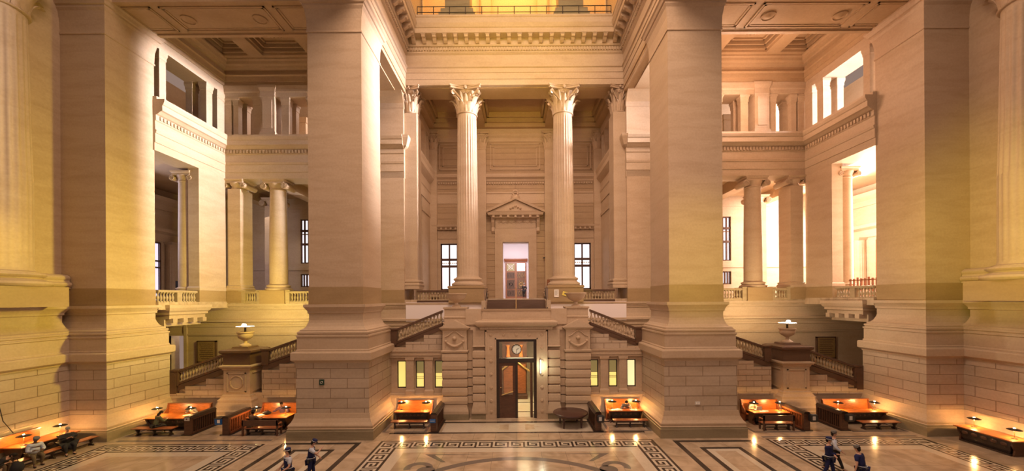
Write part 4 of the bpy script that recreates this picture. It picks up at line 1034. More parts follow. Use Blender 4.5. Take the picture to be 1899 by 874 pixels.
# ------------------------------------------------------------------ niche walls with the small lit windows, both sides of the portal
for s in (-1, 1):
    q = MB(s)
    hl = [(4.85, 5.42, 1.9, 3.72), (6.1, 6.68, 1.9, 3.72), (7.3, 7.9, 1.9, 3.72)]
    wall_with_holes(q, 4.7, 9.2, 26.4, 26.75, 0, 4.6, hl)
    o = q.build('wall_niche_%d' % (1 if s < 0 else 2), 'stone'); struct(o, 'wall of small lit windows beside the portal, ' + SIDE[s])
    for x in (5.76, 7.0): MB(s).rect(x-.25, x+.25, 26.2, 26.4, [(.06, 1.5), (.06, 1.75), (0, 1.85), (0, 3.75), (.05, 3.8), (.06, 3.95)]).build('pilaster_strip', 'stone', o)
    q = MB(s); q.box(4.7, 9.2, 26.15, 26.5, 3.95, 4.1); q.box(4.7, 9.2, 26.1, 26.5, 4.1, 4.35); q.box(4.7, 9.2, 26.05, 26.5, 4.35, 4.45)
    q.box(4.7, 9.2, 26.12, 26.5, 1.36, 1.5); q.box(4.7, 9.2, 26.2, 26.5, 1.5, 1.58); q.build('ledge', 'stone', o)
    q = MB(s); q.box(4.7, 9.2, 25.85, 26.5, 0, .42); q.build('plinth', 'plinth', o)
    MB(s).hexa([(4.7, 25.88, .42), (9.2, 25.88, .42), (9.2, 26.5, .42), (4.7, 26.5, .42)], [(4.7, 26.15, 1.36), (9.2, 26.15, 1.36), (9.2, 26.5, 1.36), (4.7, 26.5, 1.36)]).build('flared_foot', 'stone', o)
    pos = ['next to the portal', 'middle of its three', 'next to the great pier']
    for k, h in enumerate(hl):
        wn[0] += 1; q = MB(s); a, b_ = h[0], h[1]
        q.box(a, a+.07, 26.5, 26.66, 1.9, 3.72); q.box(b_-.05, b_, 26.5, 26.66, 1.9, 3.72); q.box(a, b_, 26.5, 26.66, 1.9, 1.97); q.box(a, b_, 26.5, 26.66, 3.65, 3.72)
        wo = struct(q.build('window_%d' % wn[0], 'black_wood'), 'small lit window, %s, %s' % (pos[k], SIDE[s]))
        if k == 2: MB(s).box(a+.05, b_-.04, 26.6, 26.62, 1.95, 3.67).build('pane', 'yellow_lit' if s < 0 else 'cream_lit', wo)
        else:
            MB(s).box(a+.05, b_-.04, 26.6, 26.62, 1.95, 2.85).build('pane', 'yellow_lit', wo); MB(s).box(a+.05, b_-.04, 26.6, 26.62, 2.85, 3.67).build('pane', 'dim_lit', wo)
            q = MB(s); q.box(a+.05, b_-.04, 26.57, 26.6, 2.5, 2.53); q.box(a+.05, b_-.04, 26.57, 26.6, 2.62, 2.64); q.build('bar', 'bal', wo)

# ------------------------------------------------------------------ the clock portal
P = thing('stone_portal', (0, 26.0, 0), 'two-storey-high stone portal block holding the clock doorway and small landing', 'portal')
def pp(mb, name, mat, smooth=False, parent=None):
    o = mb.build(name, mat, parent or P, smooth); return o
# local y: front of pedestals at -.4 ; recess 0
q = MB()
for s in (-1, 1):
    q.box(*sorted((s*1.35, s*4.8)), .15, 3.4, 0, 6.1)
q.box(-1.35, 1.35, .15, 3.4, 5.2, 6.1); pp(q, 'core', 'stone')
for s in (-1, 1):
    a, b_ = sorted((s*3.2, s*4.75))
    q = MB(); q.rect(a, b_, -.3, .4, [(.12, 0), (.12, .38)]); q.rect(*sorted((s*2.0, s*2.85)), -.2, .4, [(.06, 0), (.06, .38)]); pp(q, 'plinth', 'plinth')
    q = MB(); q.rect(a, b_, -.3, .4, [(.10, .38), (.10, .55), (.02, .8), (0, .95)]); q.rect(*sorted((s*2.05, s*2.8)), -.2, .4, [(.12, .38), (.12, .5), (.0, 1.1)])
    zs = .95
    for k in range(6):
        z0 = .95 + k*.56; q.rect(a, b_, -.3, .4, [(-.04, z0), (-.04, z0+.03), (.03, z0+.07), (.05, z0+.28), (.03, z0+.5), (-.04, z0+.54)])
        q.rect(*sorted((s*2.05, s*2.8)), -.2, .4, [(-.04, z0+.15), (-.03, z0+.18), (.03, z0+.22), (.04, z0+.4), (.03, z0+.64), (-.04, z0+.68)])
        q.box(*sorted((s*2.8, s*3.2)), 0, .3, z0+.04, z0+.52)
    pp(q, 'rusticated_pillar', 'stone')
    q = MB(); q.rect(a, b_, -.3, .4, [(0, 4.3), (.08, 4.34), (.10, 4.44), (.02, 4.48), (.0, 5.74)]); q.rect(*sorted((s*2.05, s*2.8)), -.2, .4, [(0, 4.65), (.05, 4.7), (0, 4.75), (0, 5.74)])
    pp(q, 'upper_block', 'stone')
    m_ = (a+b_)/2
    q = MB(); q.tube([(m_-.52+u*.13, -.36, 5.0-.26*math.sin(PI*u/8)) for u in range(9)], [.05, .07, .09, .10, .11, .10, .09, .07, .05], 7)
    for sg in (-1, 1): q.ball((m_+sg*.55, -.35, 5.05), .09, 7, 5); q.tube([(m_+sg*.55, -.35, 5.0), (m_+sg*.58, -.35, 4.65)], .03, 5)
    q.ball((m_, -.36, 5.25), .14, 8, 6); pp(q, 'garland', 'carved', True)
    q = MB(); q.tube([(m_-.62, -.33, 5.35), (m_-.45, -.34, 5.4), (m_-.2, -.35, 5.62), (m_, -.35, 5.72), (m_+.2, -.35, 5.62), (m_+.45, -.34, 5.4), (m_+.62, -.33, 5.35)], .035, 5); pp(q, 'scroll_frame', 'carved', True)
    q = MB(); q.rect(a, b_, -.3, .5, [(0, 5.74), (.05, 5.78), (.15, 5.85), (.18, 5.92)]); q.prism([(a-.22, 5.92), (b_+.22, 5.92), (m_, 6.42)], 'y', -.5, .6)
    pp(q, 'pediment', 'stone')
    q = MB(); q.rect(*sorted((s*3.3, s*4.7)), .1, 1.4, [(.0, 6.1), (.0, 6.5), (.04, 6.55), (.04, 6.62), (0, 6.65), (0, 7.1), (.07, 7.15), (.07, 7.24)]); pp(q, 'urn_plinth', 'stone')
# door surround
q = MB()
for s in (-1, 1): q.box(*sorted((s*1.3, s*2.0)), -.28, .2, 0, 5.75)
q.box(-1.3, 1.3, -.28, .2, 5.16, 5.75); sr = pp(q, 'door_surround', 'stone')
q = MB()
for s in (-1, 1): q.box(*sorted((s*1.9, s*2.0)), -.34, -.27, .4, 5.75); q.box(*sorted((s*1.3, s*1.38)), -.34, -.27, .4, 5.24)
q.box(-2.0, 2.0, -.34, -.27, 5.66, 5.76); q.box(-1.38, 1.38, -.34, -.27, 5.16, 5.24); q.build('surround_moulding', 'stone', sr)
ros = MB(); ros.lathe([(.11, 0), (.11, .02), (.08, .05), (.05, .04), (.03, .07), (.005, .07)], n=12)
ro = ros.build('rosette', 'carved', None, True); rosm = ro.data; bpy.data.objects.remove(ro)
for (x, z) in [(-1.64+i*.82, 5.45) for i in range(5)] + [(s*1.64, z) for s in (-1, 1) for z in (4.6, 3.75, 2.9, 2.05, 1.2, .5)]:
    o = bpy.data.objects.new('rosette', rosm); C.objects.link(o); o.parent = sr; o.location = (x, -.27, z); o.rotation_euler.x = PI/2
q = MB(); q.rect(-2.3, 2.3, -.28, .4, [(0, 5.76), (.04, 5.8), (.06, 5.95), (.22, 6.0), (.30, 6.1), (.34, 6.22), (.34, 6.3), (.1, 6.38)]); pp(q, 'cornice', 'stone')
q = MB(); dentils(q, -2.3, 2.3, -.28, 'x', 5.82, 5.94, .0, .12, .13); pp(q, 'dentil_moulding', 'stone')
MB().box(-4.8, 4.8, .02, .4, 5.74, 5.95).build('string_course', 'stone', P)
MB().box(-3.3, 3.3, .0, .5, 6.1, 7.12).build('parapet', 'stone', P); MB().rect(-2.25, 2.25, -.12, .5, [(0, 6.38), (0, 6.44), (-.04, 6.46), (-.04, 6.98), (0, 7.0), (.03, 7.12)]).build('attic_panel', 'shaft', P)
MB().box(-4.8, 4.8, .5, 6.3, 5.9, 6.1).build('landing_slab', 'floor', P)
# urns on the portal
def urn(x, label):
    t = thing('stone_urn', (x, 26.75, 7.24), label, 'urn', 'wide urns over the portal')
    MB().lathe([(.30, 0), (.30, .07), (.22, .12), (.11, .18), (.10, .28), (.2, .34), (.46, .48), (.60, .64), (.66, .82), (.72, .86), (.72, .92), (.62, .92), (.5, .7), (.1, .6)], n=28).build('bowl', 'carved', t, True)
urn(-4.0, 'wide shallow stone urn over the portal, in front of the plain column pedestal'); urn(4.0, 'wide shallow stone urn over the portal, in front of the pedestal with notices')
# steps from landing up to the porch
t = thing('stair_flight', (0, 31, 6.1), 'short dark stair rising from the portal landing to the tall doorway', 'stairs')
q = MB()
for i in range(8): q.box(-2.3, 2.3, -1.0+i*.28, 1.6, 0+i*.2, .2+i*.2)
q.build('steps', 'rail', t)
for s in (-1, 1):
    MB().box(*sorted((s*2.3, s*2.6)), -1.1, 1.3, -.1, 1.55).build('side_wall', 'stone', t)
for k, x in enumerate((-2.35, 0, 2.35)):
    h = thing('metal_handrail', (x, 31, 6.1), 'thin metal handrail on the short upper stair, %s' % ('beside the plain pedestal', 'in the middle', 'beside the pedestal with notices')[k], 'handrail', None)
    MB().tube([(0, -1.2, .95), (0, 1.5, 2.55)], .03, 6).build('rail', 'brass' if k == 1 else 'metal', h)
    for (yy, zb, zt) in ((-1.15, 0, .98), (1.4, 1.5, 2.5)): MB().tube([(0, yy, zb), (0, yy, zt)], .025, 6).build('post', 'metal', h)
# pedestal flank walls of the porch front
for s in (-1, 1):
    struct(MB(s).box(2.6, 8.9, 32.2, 32.6, 6.0, 7.54).build('wall_terrace_%d' % (1 if s < 0 else 2), 'white_plaster'), 'pale terrace wall under the porch balustrade, ' + SIDE[s])
# notices
t = MB().box(3.05, 3.42, 31.88, 31.9, 7.9, 8.5).build('paper_notice', 'paper'); tag(t, 'white notice sheet fixed to the column pedestal', 'notice', None, 'thing')
q = MB(); [q.box(3.1, 3.36-.03*(k % 3), 31.87, 31.88, 8.4-k*.06, 8.415-k*.06) for k in range(7)]; q.build('text_line', 'ink', t)
q = MB(); q.prism([(3.68, 8.05), (4.1, 7.93), (4.17, 8.25), (3.76, 8.37)], 'y', 31.88, 31.9); t = q.build('yellow_notice', 'yellow_paper'); tag(t, 'tilted yellow notice on the column pedestal', 'notice', None, 'thing')
MB().prism([(3.85, 8.12), (3.98, 8.08), (4.0, 8.18), (3.87, 8.22)], 'y', 31.87, 31.88).build('printed_mark', 'ink', t)

# the clock door
d = MB(); d.box(-1.3, -1.12, -.05, .15, 0, 5.16); d.box(1.12, 1.3, -.05, .15, 0, 5.16); d.box(-1.12, 1.12, -.05, .15, 4.98, 5.16); d.box(-1.12, 1.12, -.08, .18, 3.62, 3.9); d.box(-.08, .08, -.05, .15, 0, 3.62)
D = d.build('door_3', 'black_wood'); D.location = (0, 26.0, 0); struct(D, 'dark timber double door of the portal, one leaf open')
q = MB(); q.box(-1.12, -.95, .0, .08, 0, 3.62); q.box(-.25, -.08, .0, .08, 0, 3.62); q.box(-.95, -.25, 0, .08, 3.4, 3.62); q.box(-.95, -.25, 0, .08, 0, 1.55)
lf = q.build('leaf', 'dark_wood', D)
MB().box(-.95, -.25, .03, .05, 1.55, 3.4).build('pane', 'glass', lf)
q = MB(); q.tube([(-.98, -.06, 1.5), (-.22, -.06, 1.75)], .035, 6); q.build('push_bar', 'brass', lf)
MB().ball((-1.03, -.05, 2.0), .05).build('knob', 'brass', lf, True)
q = MB(); q.box(.9, 1.05, .1, 1.1, 0, 3.6); lf = q.build('open_leaf', 'dark_wood', D)
MB().box(-1.12, 1.12, .05, .07, 3.9, 4.98).build('transom_pane', 'glass', D)
c = thing('wall_clock', (0.02, 25.93, 4.48), 'round pale clock in the transom over the portal door, hands near half past two', 'clock')
q = MB(); q.prism([(.30*math.cos(2*PI*k/32), .30*math.sin(2*PI*k/32)) for k in range(32)], 'y', -.03, .05); q.build('dial', 'clock_face', c)
q = MB(); q.tube([(.30*math.cos(2*PI*k/32), -.02, .30*math.sin(2*PI*k/32)) for k in range(32)], .03, 6, True); q.build('rim', 'black_wood', c, True)
q = MB(); q.box(-.015, .015, -.05, -.03, -.23, .03); q.build('minute_hand', 'ink', c)
q = MB(); q.prism([(-.01, -.015), (.15, .06), (.15, .085), (-.02, .015)], 'y', -.05, -.03); q.build('hour_hand', 'ink', c)
q = MB()
for k in range(12): a = 2*PI*k/12; q.tube([(.22*math.cos(a), -.035, .22*math.sin(a)), (.26*math.cos(a), -.035, .26*math.sin(a))], .012, 4)
q.build('hour_mark', 'ink', c)
t = thing('wall_light', (1.55, 25.66, 3.4), 'slim vertical glowing wall light on the door surround', 'wall light')
MB().box(-.03, .03, -.06, 0, -.42, .42).build('tube', 'strip', t); MB().box(-.06, .06, -.0, .06, -.46, .46).build('backplate', 'metal', t)
lamp('wall_light_glow', 'POINT', (1.62, 25.3, 3.4), 26, (.95, 1, .7), .15)
# lobby behind the door
o = MB().box(-4, 4, 33.4, 33.7, 0, 5.7).build('wall_lobby', 'fl_light'); struct(o, 'pale lobby wall behind the portal door')
struct(MB().box(-4, -2.2, 29.4, 33.4, 0, 5.7).build('wall_lobby_1', 'fl_light'), 'pale lobby side wall, dim side'); struct(MB().box(2.2, 4, 29.4, 33.4, 0, 5.7).build('wall_lobby_2', 'fl_light'), 'pale lobby side wall, bright side')
struct(MB().box(-2.2, 2.2, 26.2, 33.4, .0, .012).build('floor_lobby', 'fl_light'), 'pale lobby floor')
q = MB(); q.box(-2.2, 2.2, 29.8, 29.95, .012, .02); q.box(-2.2, 2.2, 27.3, 27.45, .012, .02); trim(q, 'fl_dark', 'dark bands in the lobby floor')
t = thing('carved_wooden_lobby_cabinet', (-.15, 31.2, 0), 'tall carved wooden cabinet standing in the lobby behind the portal door', 'cabinet')
MB().rect(-.95, .95, -.35, .5, [(.05, .01), (.05, .3), (0, .4), (0, 3.0), (.08, 3.05), (.12, 3.2), (0, 3.25), (0, 4.3), (.15, 4.5), (.2, 4.7)]).build('body', 'dark_wood', t)
for s in (-1, 1):
    q = MB(); a, b_ = sorted((s*.1, s*.85)); q.box(a, b_, -.42, -.34, .5, 2.7); q.build('door', 'mid_wood', t)
    q = MB(); q.tube([(s*.1, -.46, 3.0), (s*.6, -.5, 2.6), (s*1.15, -.46, 2.2)], .07, 6); q.build('swag', 'brass', t, True)
q = MB(); q.lathe([(.18, 3.3), (.14, 3.5), (.1, 4.0), (.18, 4.2)], .5, -.4, 12); q.lathe([(.18, 3.3), (.14, 3.5), (.1, 4.0), (.18, 4.2)], -.5, -.4, 12); q.build('colonnette', 'orange_wood', t, True)

# ------------------------------------------------------------------ desks, settles, benches, dividers, lamps
def desk(x0, x1, y0, y1, label, ztop=.78):
    cx, cy = (x0+x1)/2, (y0+y1)/2; t = thing('reading_desk', (cx, cy, 0), label, 'desk', None)
    a, b_ = (x1-x0)/2, (y1-y0)/2
    MB().rect(-a, a, -b_, b_, [(0, ztop-.06), (.02, ztop-.04), (.02, ztop)]).build('tabletop', 'orange_wood', t, bevel=.01)
    MB().rect(-a+.22, a-.22, -b_+.22, b_-.12, [(-.08, .08), (0, .22), (.0, .40), (.10, .62), (.14, ztop-.06)]).build('carved_body', 'black_wood', t)
    MB().rect(-a+.3, a-.3, -b_+.2, b_-.15, [(.06, 0), (.06, .08)]).build('plinth', 'black_wood', t)
    q = MB()
    n = max(2, int(2*a/.35))
    for i in range(n): xx = -a+.28+(2*a-.56)*(i+.5)/n; q.ball((xx, -b_+.16, .55), .075, 8, 6, (1.3, .5, 1))
    q.build('carved_ornament', 'dark_wood', t, True)
    for s in (-1, 1):
        MB().prism([(-b_+.1, 0), (b_, 0), (b_, ztop-.06), (-b_+.02, ztop-.06), (-b_+.05, .6), (-b_+.28, .34), (-b_+.34, .2)], 'x', *sorted((s*(a-.05), s*(a-.16)))).build('end_panel', 'dark_wood', t)
    return t
def settle(x0, x1, y0, y1, label, hb=1.2):
    # high-backed bench against the wall, seat towards -y
    cx, cy = (x0+x1)/2, (y0+y1)/2; a, b_ = (x1-x0)/2, (y1-y0)/2; t = thing('high_backed_settle', (cx, cy, 0), label, 'settle')
    MB().box(-a, a, -b_, b_-.05, .40, .46).build('seat', 'orange_wood', t)
    MB().hexa([(-a, b_-.14, .46), (a, b_-.14, .46), (a, b_-.06, .46), (-a, b_-.06, .46)], [(-a, b_-.05, hb), (a, b_-.05, hb), (a, b_+.02, hb), (-a, b_+.02, hb)]).build('backrest', 'orange_wood', t)
    MB().box(-a-.02, a+.02, b_-.1, b_+.05, hb, hb+.05).build('top_rail', 'mid_wood', t)
    for s in (-1, 1):
        MB().prism([(-b_, 0), (b_, 0), (b_+.03, hb), (b_-.12, hb), (b_-.2, .95), (b_-.42, .74), (-b_+.02, .66), (-b_-.02, .5)], 'x', *sorted((s*a, s*(a-.07)))).build('end_panel', 'mid_wood', t)
    MB().box(-a+.1, a-.1, -b_+.05, b_-.1, 0, .1).build('plinth', 'black_wood', t)
    q = MB(); q.box(-a+.08, a-.08, -b_+.04, -b_+.08, .1, .4); q.build('front_board', 'dark_wood', t)
    return t
LEGM = MB(); LEGM.prism([(-.17, .40), (.17, .40), (.13, .33), (.05, .22), (.05, .14), (.13, .05), (.15, 0), (-.15, 0), (-.13, .05), (-.05, .14), (-.05, .22), (-.13, .33)], 'x', -.035, .035)
lo_ = LEGM.build('leg', 'black_wood'); legm = lo_.data; bpy.data.objects.remove(lo_)
def bench(x0, x1, y0, y1, label, back=False, mat='mid_wood', rz=0):
    cx, cy = (x0+x1)/2, (y0+y1)/2; a, b_ = (x1-x0)/2, (y1-y0)/2; t = thing('low_bench', (cx, cy, 0), label, 'bench', None, rz)
    MB().rect(-a, a, -b_, b_, [(0, .40), (.02, .42), (.02, .45)]).build('seat', mat, t, bevel=.01)
    for x in (-a+.2, 0, a-.2):
        o = bpy.data.objects.new('leg', legm); C.objects.link(o); o.parent = t; o.location = (x, 0, 0); o.scale = (1, b_/.2, 1)
    MB().box(-a+.2, a-.2, -.03, .03, .12, .17).build('stretcher', 'black_wood', t)
    if back:
        MB().box(-a, a, -b_-.03, -b_+.02, .58, .90).build('backrest', 'dark_wood', t)
        for s in (-1, 1):
            MB().box(*sorted((s*a, s*(a-.08))), -b_-.03, -b_+.05, 0, .92).build('back_post', 'dark_wood', t)
            MB().box(*sorted((s*a, s*(a-.08))), -b_, b_, .62, .68).build('armrest', mat, t)
            MB().box(*sorted((s*a, s*(a-.08))), b_-.08, b_, .0, .62).build('arm_post', 'dark_wood', t)
    return t
def divider(x, y0, y1, label, lit, nbar=12, h=1.1):
    # slatted end screen running along the depth, lit: +1/-1 side whose lamplight is put into a lighter wood colour
    cy = (y0+y1)/2; b_ = (y1-y0)/2; t = thing('slatted_divider', (x, cy, 0), label, 'divider')
    MB().hexa([(-.22, -b_, h-.12), (.22, -b_, h-.12), (.22, b_, h-.12), (-.22, b_, h-.12)], [(-.12, -b_-.02, h), (.12, -b_-.02, h), (.12, b_, h), (-.12, b_, h)]).build('cap_rail', 'black_wood', t)
    MB().box(-.18, .18, -b_, -b_+.16, 0, h-.12).build('front_post', 'dark_wood', t)
    MB().box(-.18, .18, b_-.12, b_, 0, h-.12).build('back_post', 'dark_wood', t)
    MB().box(-.05, .05, -b_+.16, b_-.12, 0, h-.12).build('panel', 'black_wood', t)
    for s in (-1, 1):
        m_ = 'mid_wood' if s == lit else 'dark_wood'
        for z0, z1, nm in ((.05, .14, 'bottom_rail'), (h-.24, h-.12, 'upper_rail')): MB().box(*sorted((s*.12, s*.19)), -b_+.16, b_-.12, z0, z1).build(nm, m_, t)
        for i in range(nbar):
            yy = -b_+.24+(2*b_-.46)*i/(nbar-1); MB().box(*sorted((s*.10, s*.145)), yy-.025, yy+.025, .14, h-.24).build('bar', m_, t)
    MB().box(-.3, .3, -b_-.05, b_, 0, .05).build('plinth', 'black_wood', t)
    return t
def make_lamp():
    t = thing('desk_lamp', (0, 0, .78), 'x', 'lamp', None)
    MB().lathe([(.12, 0), (.12, .015), (.05, .03), (.02, .05)], n=16).build('base', 'metal', t, True)
    MB().lathe([(.014, .03), (.014, .46)], n=8).build('stem', 'brass', t, True)
    MB().lathe([(.27, .43), (.275, .44), (.20, .475), (.09, .50), (.05, .505), (.05, .50), (.085, .488), (.19, .462), (.262, .43)], n=28).build('shade', 'shade', t, True)
    MB().ball((0, 0, .505), .045, 8, 6, (1, 1, .6)).build('bulb_tip', 'bulb', t, True)  # glowing bulb poking through the opening on top of the shade
    MB().ball((0, 0, .425), .055, 8, 6).build('bulb', 'bulb', t, True)
    return t
LAMP0 = [None]
def desk_lamp(x, y, label, z=.78, e=110, light=True):
    if LAMP0[0] is None: t = make_lamp(); t.location = (x, y, z); t['label'] = label; LAMP0[0] = t
    else: t = copy_thing(LAMP0[0], (x, y, z), 0, label)
    t['group'] = 'low desk lamps with flat black shades'
    if light: lamp('desk_lamp_light', 'POINT', (x, y, z+.36), e, ORG, .05)
    return t
GRP = [  # s, desk x range, who
    (-1, 19.55, 22.2, 23.75, 'outer desk of the dim bay'), (-1, 13.75, 16.15, 23.75, 'inner desk of the dim bay'), (-1, 5.45, 7.6, 24.75, 'desk by the blue sign'),
    (1, 5.75, 7.85, 24.75, 'desk near the round table'), (1, 14.35, 16.55, 24.1, 'inner desk of the bright bay'), (1, 19.55, 22.4, 24.1, 'outer desk of the bright bay')]
for s, a, b_, y, who in GRP:
    x0, x1 = sorted((s*a, s*b_)); yb = 25.95 if y > 24.5 else 25.55
    desk(x0, x1, y, yb-.75, 'long orange-topped reading desk, the ' + who)
    settle(x0-.05, x1+.05, yb-.5, yb, 'orange high-backed settle behind the ' + who)
    for k, xx in enumerate((x0+.3, x1-.3)):
        near = ['end towards the dim side', 'end towards the bright side'][k]
        desk_lamp(xx, y+.55, 'flat black-shaded lamp on the %s, %s' % (who, near))
bench(-22.1, -19.8, 22.85, 23.3, 'low bench in front of the outer desk of the dim bay')
bench(-15.75, -13.7, 22.85, 23.3, 'bench with backrest in front of the inner desk of the dim bay', True)
bench(-7.55, -5.4, 23.85, 24.25, 'low bench in front of the desk beside the blue sign')
bench(5.8, 7.85, 23.85, 24.25, 'low bench in front of the desk near the round table')
bench(14.3, 16.1, 23.15, 23.6, 'bench with backrest in front of the inner desk of the bright bay', True)
bench(20.1, 22.3, 23.15, 23.6, 'low bench in front of the outer desk of the bright bay')
divider(-19.0, 23.0, 25.0, 'dark slatted divider with a grey notice, beside the outer desk of the dim bay', 0)
divider(-16.8, 23.0, 25.0, 'orange-lit slatted divider with a blue box, beside the inner desk of the dim bay', 1)
divider(-4.85, 23.25, 26.0, 'tall dark divider with a blue sign, beside the portal', 0, h=1.15)
divider(4.75, 23.25, 26.0, 'tall dark divider between the round table and the desk', 0, h=1.15)
divider(16.8, 23.1, 25.1, 'orange-lit slatted divider with a dark box, beside the inner desk of the bright bay', -1)
divider(19.0, 23.1, 25.1, 'dark slatted divider with a dark box, beside the outer desk of the bright bay', 0)
t = MB().box(-19.14, -18.86, 22.96, 22.99, .86, 1.05).build('notice_plate', 'grey_notice'); tag(t, 'small grey notice on the end post of the dark divider, dim bay', 'notice', None, 'thing')
MB().box(-19.04, -18.96, 22.95, 22.96, .92, 1.0).build('printed_mark', 'ink', t)
t = thing('recycling_box', (-17.15, 23.15, .62), 'blue plastic box hung beside the orange-lit divider, dim bay', 'box')
MB().hexa([(-.22, -.2, 0), (.14, -.2, 0), (.14, .2, 0), (-.22, .2, 0)], [(-.24, -.22, .34), (.15, -.22, .34), (.15, .22, .34), (-.24, .22, .34)]).build('body', 'blue_plastic', t)
MB().box(-.05, .10, -.26, -.24, .12, .3).build('pale_label', 'paper', t)
MB().box(-.26, .16, -.24, .24, .34, .38).build('lid', 'black_plastic', t)
t = thing('blue_sign_plate', (-4.9, 23.2, .70), 'blue sign plate on the dark divider beside the portal', 'sign')
MB().box(-.17, .17, -.02, .02, -.12, .10).build('plate', 'blue_plastic', t); MB().box(-.13, .13, -.03, -.02, -.02, .0).build('white_line', 'paper', t)
for x, y, lab in ((17.05, 22.95, 'dark box with pale front on the orange-lit divider, bright bay'), (19.15, 22.95, 'dark rounded box on the dark divider, bright bay'), (4.85, 23.1, 'dark rounded box on the divider near the round table')):
    t = thing('letter_box', (x, y, .58), lab, 'box')
    MB().rect(-.2, .2, -.12, .12, [(-.04, 0), (0, .05), (0, .38), (-.03, .42), (-.08, .44)]).build('body', 'black_plastic', t)
    MB().box(-.12, .04, -.14, -.12, .12, .34).build('front_plate', 'grey_notice', t)
# round table
t = thing('round_table', (3.28, 24.4, 0), 'large dark round table beside the portal door', 'table')
MB().lathe([(.98, .72), (1.03, .74), (1.06, .78), (1.05, .82), (1.02, .84)], n=48).build('tabletop', 'round_wood', t, True)
MB().lathe([(.86, .60), (.88, .62), (.88, .73), (.8, .73)], n=40).build('apron', 'dark_wood', t, True)
for k in range(4):
    a = PI/4 + k*PI/2 + .1; MB().lathe([(.055, 0), (.045, .05), (.06, .3), (.07, .5), (.075, .62)], .76*math.cos(a), .76*math.sin(a), 10).build('leg', 'round_wood', t, True)
# wall desk on the bright side, settle and bench with people on the dim side
def wall_desk(s, label):
    t = thing('reading_desk', (s*24.2, 20.35, 0), label, 'desk')
    MB().rect(-.52, .52, -1.28, 1.28, [(0, .72), (.02, .74), (.02, .78)]).build('tabletop', 'orange_wood', t, bevel=.01)
    MB().rect(-.34, .34, -1.05, 1.05, [(-.06, .08), (0, .22), (.0, .40), (.10, .62), (.14, .72)]).build('carved_body', 'black_wood', t)
    MB().rect(-.34, .34, -1.05, 1.05, [(.06, 0), (.06, .08)]).build('plinth', 'black_wood', t)
    q = MB()
    for i in range(5): q.ball((-s*.42, -.85+i*.42, .52), .1, 8, 6, (.4, 1.5, 1))
    q.build('carved_ornament', 'dark_wood', t, True)
    for e in (-1, 1): MB().prism([(-.46, .72), (.46, .72), (.4, .5), (.28, .3), (.34, 0), (-.34, 0), (-.28, .3), (-.4, .5)], 'y', *sorted((e*1.12, e*1.2))).build('end_panel', 'dark_wood', t)
wall_desk(1, 'long orange-topped desk standing alone against the side wall, bright side')
desk_lamp(24.35, 21.25, 'flat black-shaded lamp on the wall desk, end nearer the corner pier'); desk_lamp(24.25, 19.45, 'flat black-shaded lamp on the wall desk, end nearer the frame edge')
wall_desk(-1, 'orange-topped desk against the wall behind the two seated men')
desk_lamp(-24.15, 21.1, 'flat black-shaded lamp behind the man in the black coat'); desk_lamp(-24.1, 19.5, 'flat black-shaded lamp behind the man in the white shirt')
t = thing('high_backed_settle', (-24.85, 19.3, 0), 'orange settle back against the wall above the seated men', 'settle', None, -PI/2)
MB().box(-1.4, 1.4, .02, .10, .3, 1.22).build('backrest', 'orange_wood', t); MB().box(-1.42, 1.42, 0, .14, 1.22, 1.27).build('top_rail', 'mid_wood', t); MB().box(-1.4, 1.4, -.2, .1, 0, .3).build('seat', 'dark_wood', t)
bench(-25.0, -21.0, 19.55, 19.95, 'long bench along the wall carrying two seated men', rz=PI/2, mat='mid_wood')

# small fixtures
t = MB().box(-11.2+.15, -11.2+.42, 22.33, 22.36, 3.0, 3.32).build('small_sign', 'green_sign'); tag(t, 'small dark green sign on the great pier, dim side', 'sign', None, 'thing')
q = MB(); q.tube([(-10.92+.06*math.cos(2*PI*k/10), 22.325, 3.16+.06*math.sin(2*PI*k/10)) for k in range(10)], .012, 4, True); q.build('emblem', 'fl_light', t)
t = MB().box(10.0, 10.28, 22.35, 22.39, 1.75, 1.93).build('socket_plate', 'grey_notice'); tag(t, 'pale double socket plate low on the great pier, bright side', 'socket', None, 'thing')
for k in (0, 1): MB().box(10.03+k*.13, 10.12+k*.13, 22.34, 22.35, 1.79, 1.89).build('socket', 'paper', t)
t = thing('bell_push', (2.95, 41.3, 12.0), 'small dark fixture on the porch wall beside the doorway', 'fixture'); MB().box(-.12, .3, -.12, 0, -.08, .08).build('body', 'metal', t)
t = MB().box(3.2, 3.5, 41.0, 41.08, 9.1, 9.75).build('fire_alarm', 'mid_wood'); tag(t, 'small red-brown box on the pilaster beside the doorway', 'fixture', None, 'thing')
# hanging cable on the dim side wall
q = MB(); q.tube([(-25.0, 18.9, 7.5), (-24.95, 18.95, 5.5), (-24.95, 19.1, 3.5), (-24.85, 19.3, 2.0), (-24.6, 19.5, 1.35)], .018, 5)
t = q.build('hanging_cable', 'metal'); tag(t, 'thin dark cable hanging down the side wall above the seated men', 'cable', None, 'thing')
# trestle barrier on the bright balcony
t = thing('trestle_barrier', (24.3, 27.8, 7.7), 'reddish slatted wooden trestle barrier on the bright balcony', 'barrier', None, PI/2)
q = MB(); q.box(-1.3, 1.3, -.03, .03, 1.2, 1.27); q.box(-1.3, 1.3, -.03, .03, .3, .37); q.build('rail', 'mid_wood', t)
for i in range(9): MB().box(-1.25+i*.3, -1.2+i*.3, -.06, .06, 0, 1.35 + (.08 if i % 3 == 0 else 0)).build('slat', 'mid_wood', t)
# dark display board on the dim balcony
t = thing('display_board', (-25.6, 30.5, 7.7), 'dark board standing on the dim side gallery before the bluish window', 'board')
MB().box(-.4, .4, -.03, .03, .5, 1.6).build('board', 'black_plastic', t)
for x in (-.35, .35): MB().box(x-.03, x+.03, -.2, .2, 0, .5).build('foot', 'metal', t)

